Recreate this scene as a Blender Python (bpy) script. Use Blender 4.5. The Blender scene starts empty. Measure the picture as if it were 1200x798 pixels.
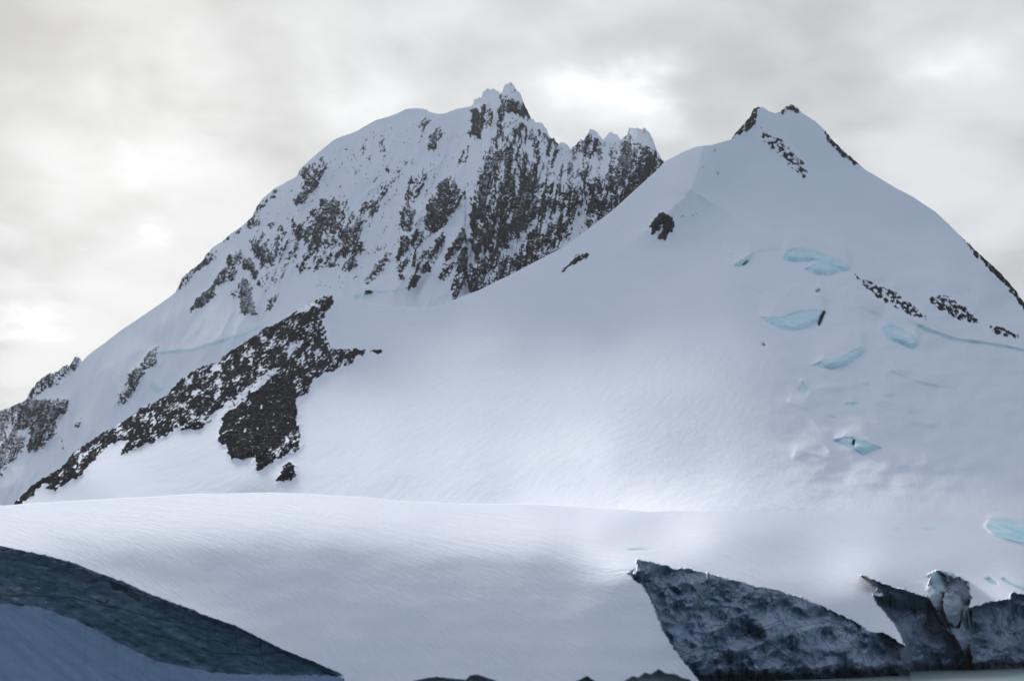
import bpy, math
import numpy as np

# ------------------------------------------------------------------ camera
F = 1648.5                      # focal length in photo pixels (1200 wide, 40 degrees)
CX, CY = 600.0, 399.0
PITCH = math.atan(344.0 / F)
CAM = np.array([0.0, 0.0, 15.0])
sc = bpy.context.scene
COL = sc.collection
cam_d = bpy.data.cameras.new('camera')
cam_d.sensor_width = 36.0
cam_d.lens = 36.0 * F / 1200.0
cam_d.clip_start = 1.0
cam_d.clip_end = 60000.0
cam = bpy.data.objects.new('camera', cam_d)
cam.location = CAM
cam.rotation_euler = (math.pi / 2 + PITCH, 0, 0)
COL.objects.link(cam)
sc.camera = cam

# ------------------------------------------------------------------ light
SUN_EL, SUN_AZ = math.radians(24.0), math.radians(-17.0)     # azimuth from +Y (view) towards +X
SUN_DIR = np.array([math.sin(SUN_AZ) * math.cos(SUN_EL), math.cos(SUN_AZ) * math.cos(SUN_EL), math.sin(SUN_EL)])
sun_d = bpy.data.lights.new('sun', 'SUN')
sun_d.energy = 5.0
sun_d.angle = math.radians(10)
sun_d.color = (1.0, 0.97, 0.92)
sun = bpy.data.objects.new('sun', sun_d)
sun.rotation_euler = (math.pi / 2 - SUN_EL, 0, math.pi - SUN_AZ)
COL.objects.link(sun)
sc.view_settings.view_transform = 'Standard'
sc.view_settings.look = 'None'
sc.view_settings.exposure = 0.46
sc.view_settings.gamma = 1.0
sc.view_settings.use_curve_mapping = False
sc.cycles.max_bounces = 5
sc.cycles.diffuse_bounces = 3
sc.cycles.volume_bounces = 1


def ray(px, py):
    dx = (np.asarray(px, float) - CX) / F
    dy = -(np.asarray(py, float) - CY) / F
    c, s = math.cos(PITCH), math.sin(PITCH)
    return dx, c - dy * s, s + dy * c


def pos(px, py, Y):
    x, y, z = ray(px, py)
    k = Y / y
    return np.stack([CAM[0] + x * k, CAM[1] + y * k, CAM[2] + z * k], -1)


class NT:
    """small helper that writes shader nodes"""
    def __init__(self, tree):
        self.t = tree
        tree.nodes.clear()

    def n(self, kind, ins=None, **kw):
        nd = self.t.nodes.new('ShaderNode' + kind)
        for k, v in kw.items():
            setattr(nd, k, v)
        for k, v in (ins or {}).items():
            s = nd.inputs[k]
            if isinstance(v, bpy.types.NodeSocket):
                self.t.links.new(v, s)
            else:
                s.default_value = v
        return nd

    def math(self, op, a, b=0.0, c=None, clamp=False):
        d = {0: a, 1: b}
        if c is not None:
            d[2] = c
        return self.n('Math', d, operation=op, use_clamp=clamp).outputs[0]

    def vmath(self, op, a, b=(0, 0, 0)):
        nd = self.n('VectorMath', {0: a, 1: b}, operation=op)
        return nd.outputs['Value'] if op in ('DOT_PRODUCT', 'LENGTH') else nd.outputs[0]

    def rng(self, v, a, b, c=0.0, d=1.0, smooth=True):
        return self.n('MapRange', {0: v, 1: a, 2: b, 3: c, 4: d}, interpolation_type='SMOOTHSTEP' if smooth else 'LINEAR').outputs[0]

    def mix(self, f, a, b, blend='MIX'):
        nd = self.n('Mix', None, data_type='RGBA', blend_type=blend)
        for s, v in ((nd.inputs[0], f), (nd.inputs[6], a), (nd.inputs[7], b)):
            if isinstance(v, bpy.types.NodeSocket):
                self.t.links.new(v, s)
            else:
                s.default_value = v if isinstance(v, (int, float)) else tuple(v) + ((1,) if len(v) == 3 else ())
        return nd.outputs[2]

    def noise(self, vec, scale, detail=4.0, rough=0.5, dist=0.0):
        return self.n('TexNoise', {'Vector': vec, 'Scale': scale, 'Detail': detail, 'Roughness': rough, 'Distortion': dist}).outputs[0]

    def mapping(self, vec, rot=(0, 0, 0), scale=(1, 1, 1), loc=(0, 0, 0)):
        if any(rot):
            vec = self.n('Mapping', {'Vector': vec, 'Rotation': rot}).outputs[0]
        return self.n('Mapping', {'Vector': vec, 'Location': loc, 'Scale': scale}).outputs[0]


# ------------------------------------------------------------------ sky: high cloud in front of a Nishita sky
world = bpy.data.worlds.new('World')
sc.world = world
world.use_nodes = True
W = NT(world.node_tree)
dirv = W.n('TexCoord').outputs['Generated']
dirn = W.vmath('NORMALIZE', dirv)
sky = W.n('TexSky', sky_type='NISHITA', sun_disc=False, sun_elevation=SUN_EL, sun_rotation=SUN_AZ)
sep = W.n('SeparateXYZ', {0: dirn})
zc = W.math('MAXIMUM', W.math('ADD', sep.outputs[2], 0.28), 0.08)
plane = W.n('CombineXYZ', {0: W.math('DIVIDE', sep.outputs[0], zc), 1: W.math('DIVIDE', sep.outputs[1], zc), 2: 0.0}).outputs[0]
n1 = W.noise(W.mapping(plane, (0, 0, 0.35), (1.0, 0.9, 1), (3.1, 0.7, 0.0)), 2.6, 4.0, 0.48, 0.5)
n2 = W.noise(W.mapping(plane, (0, 0, -0.2), (1.0, 1.0, 1), (7.3, 2.2, 4.0)), 8.0, 4.0, 0.5, 0.3)
clo = W.math('ADD', W.math('MULTIPLY', n1, 0.7), W.math('MULTIPLY', n2, 0.3))
clo = W.rng(clo, 0.36, 0.64)


wn = W.n('TexNoise', {'Vector': plane, 'Scale': 9.0, 'Detail': 3.0, 'Roughness': 0.55}).outputs['Color']
wv = W.vmath('SUBTRACT', wn, (0.5, 0.5, 0.5))
wv = W.vmath('MULTIPLY', wv, (0.09, 0.09, 0.06))
dirw = W.vmath('NORMALIZE', W.vmath('ADD', dirn, wv))


def spot(px, py, wid, asp=1.0, tilt=0.0):
    """thin place in the cloud: gaussian about a direction, ragged by the cloud noise"""
    d = np.array(ray(px, py)); d /= np.linalg.norm(d)
    r = np.cross(d, [0, 0, 1.0]); r /= np.linalg.norm(r)
    u = np.cross(r, d)
    ca, sa = math.cos(tilt), math.sin(tilt)
    r2, u2 = ca * r + sa * u, -sa * r + ca * u
    a = W.math('DIVIDE', W.vmath('DOT_PRODUCT', dirw, tuple(r2)), wid * asp)
    b = W.math('DIVIDE', W.vmath('DOT_PRODUCT', dirw, tuple(u2)), wid)
    q = W.math('ADD', W.math('MULTIPLY', a, a), W.math('MULTIPLY', b, b))
    g = W.math('EXPONENT', W.math('MULTIPLY', q, -1.0))
    front = W.math('GREATER_THAN', W.vmath('DOT_PRODUCT', dirn, tuple(d)), 0.0)
    return W.math('MULTIPLY', g, front)


spots = None
for (px, py, wid, asp, tilt, amp) in ((735, 108, 0.036, 1.5, -0.25, 0.19), (700, 92, 0.015, 1.6, -0.2, 0.12), (760, 112, 0.016, 1.5, -0.2, 0.09), (1110, 66, 0.014, 2.3, 0.15, 0.14), (175, 275, 0.011, 1.3, 0.2, 0.16),
                                      (190, 150, 0.03, 1.7, 0.5, 0.12), (30, 375, 0.0085, 3.6, 0.14, 0.15), (440, 110, 0.03, 1.6, 0.3, 0.10), (60, 265, 0.04, 1.3, 0.0, 0.06)):
    s = W.math('MULTIPLY', spot(px, py, wid, asp, tilt), amp)
    s = W.math('MULTIPLY', s, W.rng(n2, 0.25, 0.7, 0.45, 1.25))
    spots = s if spots is None else W.math('ADD', spots, s)
cs = W.vmath('DOT_PRODUCT', dirn, tuple(SUN_DIR))
glow = W.rng(cs, -0.6, 1.0, 0.0, 1.0)                         # cloud is brighter towards the hidden sun
lum = W.math('ADD', W.math('MULTIPLY', glow, 0.26), 0.285)
lum = W.math('MULTIPLY', lum, W.math('ADD', W.math('MULTIPLY', clo, 0.36), 0.73))
lum = W.math('ADD', lum, spots)
tint = W.mix(glow, (0.74, 0.90, 1.18), (0.965, 0.985, 1.0))
cloud = W.vmath('SCALE', tint)
sclnode = [n for n in world.node_tree.nodes if n.bl_idname == 'ShaderNodeVectorMath' and n.operation == 'SCALE'][-1]
world.node_tree.links.new(lum, sclnode.inputs['Scale'])
bg_sky = W.n('Background', {0: sky.outputs[0], 1: 0.06})
bg_cloud = W.n('Background', {0: cloud, 1: 1.0})
mixs = W.n('MixShader', {0: 0.93, 1: bg_sky.outputs[0], 2: bg_cloud.outputs[0]})
W.n('OutputWorld', {0: mixs.outputs[0]})


# ------------------------------------------------------------------ numeric helpers
def hash2(ix, iy, seed):
    n = (ix.astype(np.int64) * 374761393 + iy.astype(np.int64) * 668265263 + seed * 1442695041) & 0xFFFFFFFF
    n = ((n ^ (n >> 13)) * 1274126177) & 0xFFFFFFFF
    n = n ^ (n >> 16)
    return n.astype(np.float64) / 4294967295.0


def vnoise(x, y, seed=0):
    """gradient noise, about -1..1"""
    x0, y0 = np.floor(x), np.floor(y)
    fx, fy = x - x0, y - y0
    u = fx * fx * fx * (fx * (fx * 6 - 15) + 10)
    v = fy * fy * fy * (fy * (fy * 6 - 15) + 10)

    def g(ix, iy, dx, dy):
        a = hash2(ix, iy, seed) * 2 * np.pi
        return np.cos(a) * dx + np.sin(a) * dy
    a = g(x0, y0, fx, fy); b = g(x0 + 1, y0, fx - 1, fy)
    c = g(x0, y0 + 1, fx, fy - 1); d = g(x0 + 1, y0 + 1, fx - 1, fy - 1)
    return 1.5 * ((a * (1 - u) + b * u) * (1 - v) + (c * (1 - u) + d * u) * v)


def fbm(x, y, octv=4, seed=0, gain=0.5):
    s = 0.0; a = 1.0
    for o in range(octv):
        s = s + a * vnoise(x * 2 ** o + 17.3 * o, y * 2 ** o - 9.1 * o, seed + o * 31)
        a *= gain
    return s


def ridged(x, y, octv=4, seed=0):
    s = 0.0; a = 1.0
    for o in range(octv):
        s = s + a * (1 - 2 * np.abs(vnoise(x * 2 ** o + 5.3 * o, y * 2 ** o + 3.7 * o, seed + o * 17)))
        a *= 0.5
    return s


def sstep(v, a, b):
    t = np.clip((v - a) / (b - a), 0, 1)
    return t * t * (3 - 2 * t)


PB_D = [-0.05, 0.02, .1, .2, .3, .4, .5, .6, .7, .8, .9, .95, .99, 1.02]
PB_V = [-9.0, -2.2, -1.3, -.84, -.52, -.25, 0, .25, .52, .84, 1.2, 1.5, 2.0, 2.4]


def unit(a):
    return (a - a.mean()) / a.std()


class RBF:
    def __init__(self, pts, c=0.35, smooth=1e-4):
        p = np.array(pts, float)
        self.p = p[:, :2] / 100.0
        self.c = c
        n = len(p)
        v = np.log(p[:, 2])
        d = np.sqrt(((self.p[:, None] - self.p[None]) ** 2).sum(-1) + c * c)
        A = np.zeros((n + 3, n + 3))
        A[:n, :n] = -d + 0 * np.eye(n) - smooth * np.eye(n) * -1
        A[:n, n] = 1; A[:n, n + 1:] = self.p
        A[n, :n] = 1; A[n + 1:, :n] = self.p.T
        self.w = np.linalg.solve(A, np.concatenate([v, [0, 0, 0]]))

    def __call__(self, px, py):
        px = np.asarray(px, float) / 100; py = np.asarray(py, float) / 100
        out = self.w[-3] + self.w[-2] * px + self.w[-1] * py
        for (x, y), w in zip(self.p, self.w[:-3]):
            out = out - w * np.sqrt((px - x) ** 2 + (py - y) ** 2 + self.c ** 2)
        return np.exp(out)


# raster maps of the surfaces, two samples per unit, used to place rock, ice and relief
RX0, RY0, RS = -220, 60, 2
RW, RH = (1420 + 220) * RS, (880 - 60) * RS


def inside(poly, gx, gy):
    p = np.array(poly, float)
    r = np.zeros(gx.shape, bool)
    j = len(p) - 1
    for i in range(len(p)):
        xi, yi = p[i]; xj, yj = p[j]
        if yi != yj:
            c = ((yi > gy) != (yj > gy)) & (gx < (xj - xi) * (gy - yi) / (yj - yi) + xi)
            r ^= c
        j = i
    return r


def paint(R, poly, val, mode='max'):
    p = np.array(poly, float)
    x0 = max(int((p[:, 0].min() - RX0) * RS) - 1, 0); x1 = min(int((p[:, 0].max() - RX0) * RS) + 2, RW)
    y0 = max(int((p[:, 1].min() - RY0) * RS) - 1, 0); y1 = min(int((p[:, 1].max() - RY0) * RS) + 2, RH)
    gx, gy = np.meshgrid(RX0 + (np.arange(x0, x1) + .5) / RS, RY0 + (np.arange(y0, y1) + .5) / RS)
    m = inside(poly, gx, gy)
    sub = R[y0:y1, x0:x1]
    if mode == 'max':
        sub[m] = np.maximum(sub[m], val)
    elif mode == 'set':
        sub[m] = val
    elif mode == 'mul':
        sub[m] *= val


def blur(R, s):
    """three box passes, s in photo pixels"""
    k = max(1, int(round(s * RS)))
    w = 2 * k + 1
    for ax in (0, 1):
        for _ in range(2):
            P = np.pad(R, [(k + 1, k) if a == ax else (0, 0) for a in (0, 1)], mode='edge')
            C = np.cumsum(P, axis=ax)
            R = (C[w:, :] - C[:-w, :]) / w if ax == 0 else (C[:, w:] - C[:, :-w]) / w
    return R


def samp(R, px, py):
    x = np.clip((px - RX0) * RS - .5, 0, RW - 1.001); y = np.clip((py - RY0) * RS - .5, 0, RH - 1.001)
    x0 = x.astype(int); y0 = y.astype(int); fx = x - x0; fy = y - y0
    return (R[y0, x0] * (1 - fx) + R[y0, x0 + 1] * fx) * (1 - fy) + (R[y0 + 1, x0] * (1 - fx) + R[y0 + 1, x0 + 1] * fx) * fy


def samp_id(R, px, py):
    x = np.clip(((px - RX0) * RS).astype(int), 0, RW - 1); y = np.clip(((py - RY0) * RS).astype(int), 0, RH - 1)
    return R[y, x]


def new_map(dt=np.float64):
    return np.zeros((RH, RW), dt)


def tags(o, label=None, category=None, group=None, kind=None):
    for k, v in (('label', label), ('category', category), ('group', group), ('kind', kind)):
        if v:
            o[k] = v
    return o


def mesh_obj(name, verts, faces, attrs, mat, parent=None, smooth=True):
    """one mesh from the whole sheet's arrays, keeping only the vertices its faces use"""
    used, inv = np.unique(faces, return_inverse=True)
    f = inv.reshape(-1, 4)
    v = verts[used]
    me = bpy.data.meshes.new(name)
    me.vertices.add(len(v)); me.vertices.foreach_set('co', v.astype(np.float32).ravel())
    me.loops.add(f.size); me.loops.foreach_set('vertex_index', f.astype(np.int32).ravel())
    me.polygons.add(len(f))
    me.polygons.foreach_set('loop_start', np.arange(0, f.size, 4, dtype=np.int32))
    me.polygons.foreach_set('use_smooth', np.full(len(f), smooth, bool))
    for k, a in attrs.items():
        at = me.attributes.new(k, 'FLOAT', 'POINT')
        at.data.foreach_set('value', a[used].astype(np.float32))
    me.update(calc_edges=True)
    me.materials.append(mat)
    o = bpy.data.objects.new(name, me)
    COL.objects.link(o)
    if parent is not None:
        o.parent = parent
    return o


def steepness(px, py, D):
    """upward part of the surface normal of a gridded sheet"""
    P = pos(px, py, D)
    n = np.cross(np.gradient(P, axis=1), np.gradient(P, axis=0))
    return np.abs(n[..., 2]) / (np.linalg.norm(n, axis=-1) + 1e-9)


class Sheet:
    """a surface gridded from its crest line down to a lower line, with a far side running down behind the crest"""
    def __init__(self, crest, lower, xs, rows, jag=None, power=1.0):
        self.xs = xs
        cx, cy = zip(*crest); lx, ly = zip(*lower)
        top = np.interp(xs, cx, cy)
        if jag is not None:
            top = top + jag(xs, top)
        bot = np.maximum(np.interp(xs, lx, ly), top + 4)
        t = np.linspace(0, 1, rows) ** power
        self.py = top[None] + (bot - top)[None] * t[:, None]
        self.px = np.broadcast_to(xs[None], self.py.shape).copy()
        self.top = top

    def build(self, D, back=(8, 20, 45, 90, 180, 350), back_slope=0.85, foot=-5.0):
        P = pos(self.px, self.py, D)
        R, C = D.shape
        ridge = P[0]
        rows_b = []
        for s in back[::-1]:
            b = ridge.copy()
            b[:, 1] += s
            b[:, 2] -= s * back_slope * (s / (s + 12.0))
            # the far side is evened out along the crest so it stays a clean slope
            k = int(min(25, 1 + s / 8))
            pad = np.pad(b[:, 2], k, mode='edge')
            b[:, 2] = np.minimum(b[:, 2], np.convolve(pad, np.ones(2 * k + 1) / (2 * k + 1), 'valid'))
            rows_b.append(b)
        last = rows_b[0].copy(); last[:, 1] += 150; last[:, 2] = np.minimum(last[:, 2] - 150, foot)
        self.nb = len(rows_b) + 1
        self.V = np.concatenate([[last], np.array(rows_b), P], 0).reshape(-1, 3)
        RR = R + self.nb
        idx = np.arange(RR * C).reshape(RR, C)
        self.faces = np.stack([idx[:-1, :-1], idx[1:, :-1], idx[1:, 1:], idx[:-1, 1:]], -1).reshape(-1, 4)
        self.C = C; self.RR = RR
        self.fpx = (self.px[:-1, :-1] + self.px[1:, 1:]) / 2
        self.fpy = (self.py[:-1, :-1] + self.py[1:, 1:]) / 2

    def full(self, a, fill=None):
        """vertex array on the front rows, extended over the far side"""
        b = np.repeat(a[:1], self.nb, 0) if fill is None else np.full((self.nb, self.C), fill)
        return np.concatenate([b, a], 0).ravel()

    def face_mean(self, a):
        return (a[:-1, :-1] + a[1:, :-1] + a[1:, 1:] + a[:-1, 1:]) / 4

    def front_ids(self, ids):
        """face ids of the front rows -> all faces (far side 0)"""
        return np.concatenate([np.zeros((self.nb, self.C - 1), int), ids], 0).ravel()


def components(mask):
    """4-connected labelling by repeated minimum propagation"""
    H, Wd = mask.shape
    lab = np.where(mask, np.arange(1, H * Wd + 1).reshape(H, Wd), 0)
    big = H * Wd + 5
    while True:
        L = np.where(mask, lab, big)
        prev = lab
        for ax in (0, 1):
            for rev in (False, True):
                A = L if ax == 0 else L.T
                M = mask if ax == 0 else mask.T
                if rev:
                    A = A[::-1]; M = M[::-1]
                # running minimum inside each run of the mask
                for i in range(1, A.shape[0]):
                    np.minimum(A[i], A[i - 1], out=A[i], where=M[i] & M[i - 1])
        lab = np.where(mask, L, 0)
        if np.array_equal(lab, prev):
            return lab


# ------------------------------------------------------------------ materials
def terrain_material(name, rock_scale=1.0, snow_bump=0.25, streak=None, rock_tone=1.0, snow_tone=1.0, frost=(0.95, 1.2)):
    m = bpy.data.materials.new(name)
    m.use_nodes = True
    T = NT(m.node_tree)
    P = T.n('NewGeometry').outputs['Position']
    at = lambda k: T.n('Attribute', attribute_name=k).outputs['Fac']
    rock, ice, cliff, dark = at('rock'), at('ice'), at('cliff'), at('dark')
    # snow
    big = T.noise(P, 0.006, 3)
    fine = T.noise(P, 0.12, 5, 0.6)
    snow = T.mix(T.rng(big, 0.3, 0.7), (0.82, 0.86, 0.94), (0.86, 0.895, 0.955))
    snow = T.mix(T.rng(fine, 0.35, 0.75, 0, 0.4), snow, (0.78, 0.825, 0.915))
    snow = T.mix(1.0, snow, (snow_tone, snow_tone, snow_tone * 1.01), 'MULTIPLY')
    # rock
    ns = T.noise(P, 0.05 * rock_scale, 6, 0.65)
    nl = T.noise(T.mapping(P, scale=(1, 1, 0.35)), 0.16 * rock_scale, 5, 0.6, 0.4)
    rk = T.mix(T.rng(ns, 0.35, 0.68), (0.006 * rock_tone, 0.008 * rock_tone, 0.012 * rock_tone), (0.029 * rock_tone, 0.026 * rock_tone, 0.028 * rock_tone))
    rk = T.mix(T.rng(nl, 0.45, 0.75), rk, (0.055 * rock_tone, 0.052 * rock_tone, 0.056 * rock_tone))
    nrm = T.n('NewGeometry').outputs['Normal']
    up = T.n('SeparateXYZ', {0: nrm}).outputs[2]
    dust = T.math('ADD', up, T.math('MULTIPLY', T.math('SUBTRACT', T.noise(P, 0.22 * rock_scale, 5, 0.7), 0.5), 1.5))
    dust = T.rng(dust, *frost)
    rk = T.mix(T.math('MULTIPLY', dust, 0.75), rk, (0.72, 0.77, 0.86))
    # clean blue ice of the high walls
    ni = T.noise(T.mapping(P, scale=(1, 1, 2.2)), 0.09, 5, 0.6, 0.6)
    ic = T.mix(T.rng(ni, 0.35, 0.66), (0.50, 0.80, 0.90), (0.72, 0.90, 0.95))
    # dark glacier ice: tilted strata, dust of snow on the ledges
    ps = T.mapping(P, (0.0, -0.40, 0.0), (0.02, 0.02, 0.55))
    strat = T.noise(ps, 0.8, 6, 0.62, 0.25)
    patch = T.noise(P, 0.035, 5, 0.6, 0.8)
    cl = T.mix(T.rng(strat, 0.36, 0.66), (0.048, 0.102, 0.168), (0.105, 0.170, 0.260))
    cl = T.mix(T.math('MAXIMUM', T.rng(patch, 0.48, 0.64, 0, 0.6), T.math('MULTIPLY', at('teal'), 0.92)), cl, T.mix(T.rng(strat, 0.36, 0.66), (0.010, 0.050, 0.080), (0.030, 0.108, 0.150)))
    dn = T.math('ADD', up, T.math('MULTIPLY', T.math('SUBTRACT', T.noise(P, 0.11, 6, 0.65), 0.5), 1.6))
    dn = T.math('SUBTRACT', dn, T.math('MULTIPLY', at('teal'), 0.9))
    powder = T.math('MULTIPLY', at('powder'), T.rng(T.noise(P, 0.09, 6, 0.65), 0.34, 0.56))
    cl = T.mix(T.math('MULTIPLY', T.math('MAXIMUM', powder, T.rng(dn, 0.42, 0.98, 0, 0.7)), 0.85), cl, (0.36, 0.43, 0.58))
    crk = T.n('TexVoronoi', {'Vector': T.mapping(P, (0.2, 0.5, 0), (0.045, 0.045, 0.09)), 'Scale': 1.0}, feature='DISTANCE_TO_EDGE').outputs[0]
    vert = T.noise(T.mapping(P, (0, 0, 0.8), (0.30, 0.30, 0.035)), 1.0, 5, 0.6, 0.4)
    cl = T.mix(T.rng(vert, 0.50, 0.68, 0, 0.6), cl, (0.035, 0.08, 0.13))
    cl = T.mix(T.math('MULTIPLY', T.rng(crk, 0.0, 0.03, 0.6, 0.0), T.math('SUBTRACT', 1.0, at('teal'), clamp=True)), cl, (0.02, 0.04, 0.06))
    col = T.mix(ice, snow, ic)
    shaded_snow = T.mix(T.rng(strat, 0.3, 0.7), (0.135, 0.21, 0.345), (0.185, 0.275, 0.42))  # apron snow: the shade on it is put into this dark blue colour
    col = T.mix(at('apron'), col, shaded_snow)
    col = T.mix(cliff, col, cl)
    edge = T.math('ADD', rock, T.math('MULTIPLY', T.math('SUBTRACT', T.noise(P, 0.35 * rock_scale, 4, 0.6), 0.5), 0.8))
    rf = T.math('MULTIPLY', T.rng(edge, 0.12, 0.88, smooth=False), T.math('GREATER_THAN', rock, 0.02))
    col = T.mix(rf, col, rk)
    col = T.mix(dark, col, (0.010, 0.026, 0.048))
    # relief
    h1 = T.noise(P, 0.05, 5, 0.55)
    if streak:
        h2 = T.noise(T.mapping(P, (0, 0, streak), (0.07, 1.2, 0.3)), 1.0, 5, 0.65, 0.3)
        h3 = T.noise(T.mapping(P, (0, 0, streak - 0.15), (0.012, 0.12, 0.05)), 1.0, 4, 0.55, 0.5)
        hs = T.math('ADD', T.math('MULTIPLY', h2, 0.5), T.math('MULTIPLY', h3, 0.45))
    else:
        h2 = T.noise(T.mapping(P, (0, 0, 0.25), (0.11, 0.016, 0.016)), 1.0, 6, 0.6, 0.5)
        hs = T.math('ADD', T.math('MULTIPLY', h1, 1.2), T.math('MULTIPLY', h2, 2.4))
    b1 = T.n('Bump', {'Strength': snow_bump, 'Distance': 1.6, 'Height': hs}).outputs[0]
    hr = T.noise(T.mapping(P, scale=(1, 1, 0.6)), 0.13 * rock_scale, 7, 0.68, 0.3)
    rough_f = T.math('MAXIMUM', rf, T.math('MULTIPLY', cliff, 0.35))
    b2 = T.n('Bump', {'Strength': T.math('MULTIPLY', rough_f, 0.9), 'Distance': 5.0 / rock_scale, 'Height': hr, 'Normal': b1}).outputs[0]
    rr = T.math('ADD', 0.8, T.math('MULTIPLY', rf, 0.1))
    rr = T.math('SUBTRACT', rr, T.math('MULTIPLY', cliff, 0.25))
    bs = T.n('BsdfPrincipled', {'Base Color': col, 'Roughness': rr, 'Specular IOR Level': T.math('MULTIPLY', cliff, 0.15), 'Normal': b2})
    T.n('OutputMaterial', {0: bs.outputs[0]})
    return m


MAT_FAR = terrain_material('far_snow_and_rock', 0.55, 0.3, rock_tone=1.5, frost=(0.62, 1.12))
MAT_MID = terrain_material('mountain_snow_and_rock', 1.0, 0.15, frost=(1.05, 1.28))
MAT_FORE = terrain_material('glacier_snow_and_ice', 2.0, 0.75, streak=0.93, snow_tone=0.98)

# ------------------------------------------------------------------ the far rocky massif
CREST_FAR = [(-220, 560), (-150, 535), (-60, 505), (0, 481), (10, 478), (20, 473), (30, 469), (33, 462), (42, 450), (52, 440), (62, 437), (70, 433), (78, 427), (81, 429), (84, 424),
             (87, 419), (94, 419), (96, 424), (103, 416), (115, 407), (125, 400), (140, 388), (170, 368), (200, 347), (206, 342), (209, 335), (214, 325), (225, 315), (236, 307), (243, 297),
             (250, 289), (262, 282), (270, 274), (282, 266), (293, 257), (297, 252), (300, 245), (304, 237), (309, 231), (325, 219), (340, 211), (348, 207), (351, 199), (359, 191), (372, 180),
             (390, 165), (395, 162), (410, 157), (420, 153), (424, 150), (440, 141), (455, 137), (466, 133), (476, 128), (487, 127), (498, 128), (505, 132), (515, 134), (522, 133), (535, 128),
             (552, 125), (554, 124), (556, 116), (558, 115), (564, 114), (566, 108), (570, 105), (580, 105), (586, 109), (589, 107), (591, 101), (597, 95.5), (600, 98), (606, 106), (611, 113),
             (614, 122), (618, 129), (621, 137), (625, 141), (630, 144), (635, 144), (640, 150), (643, 158), (645, 163), (647, 161), (649, 162), (651, 167), (655, 168), (660, 166), (666, 170),
             (669, 175), (674, 170), (679, 165), (681, 163), (684, 167), (687, 160), (690, 155), (689.5, 153), (692, 152), (696, 152), (702, 158), (706, 164), (708, 163), (711, 158), (715, 155),
             (719, 156), (724, 159), (728, 166), (731, 160), (735, 158), (735.5, 155), (737, 151), (743, 150), (756, 151), (761, 156), (765, 163), (769, 174), (772, 181), (776, 187), (779, 189),
             (800, 215), (860, 262), (950, 330), (1060, 420)]
FAR_PTS = [(-150, 535, 3050), (0, 481, 3120), (60, 438, 3170), (125, 400, 3230), (200, 347, 3330), (250, 290, 3400), (300, 245, 3480), (350, 200, 3560), (400, 160, 3640), (440, 141, 3690),
           (487, 127, 3720), (520, 134, 3740), (550, 126, 3720), (558, 116, 3660), (578, 105, 3660), (597, 96, 3600), (621, 138, 3580), (650, 167, 3560), (669, 175, 3560), (692, 152, 3560),
           (728, 166, 3540), (750, 150, 3500), (779, 189, 3480), (860, 262, 3400), (1060, 420, 3200),
           (-150, 640, 2350), (0, 600, 2450), (0, 560, 2600), (0, 520, 2900), (60, 500, 2850), (60, 550, 2600), (100, 460, 2950), (150, 500, 2650), (150, 440, 2900), (200, 470, 2650), (200, 400, 2980),
           (250, 440, 2600), (250, 390, 2760), (250, 340, 3120), (300, 400, 2650), (300, 350, 2950), (300, 300, 3220), (350, 300, 3160), (350, 250, 3340), (350, 370, 2760),
           (400, 360, 2820), (400, 290, 3130), (400, 220, 3400), (450, 370, 2780), (450, 340, 2880), (450, 280, 3110), (450, 200, 3440), (500, 370, 2780), (500, 340, 2900), (500, 250, 3180), (500, 190, 3440),
           (560, 350, 2860), (560, 290, 2990), (560, 220, 3190), (560, 170, 3430), (597, 330, 2920), (597, 250, 3060), (597, 180, 3300), (597, 135, 3480), (640, 310, 2980), (640, 250, 3130), (640, 200, 3320),
           (680, 290, 3040), (680, 240, 3200), (690, 195, 3370), (740, 240, 3140), (740, 200, 3260), (745, 175, 3390), (790, 260, 3150), (860, 330, 3050), (1060, 480, 2900)]
rf_ = RBF(FAR_PTS, 0.25)

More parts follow.
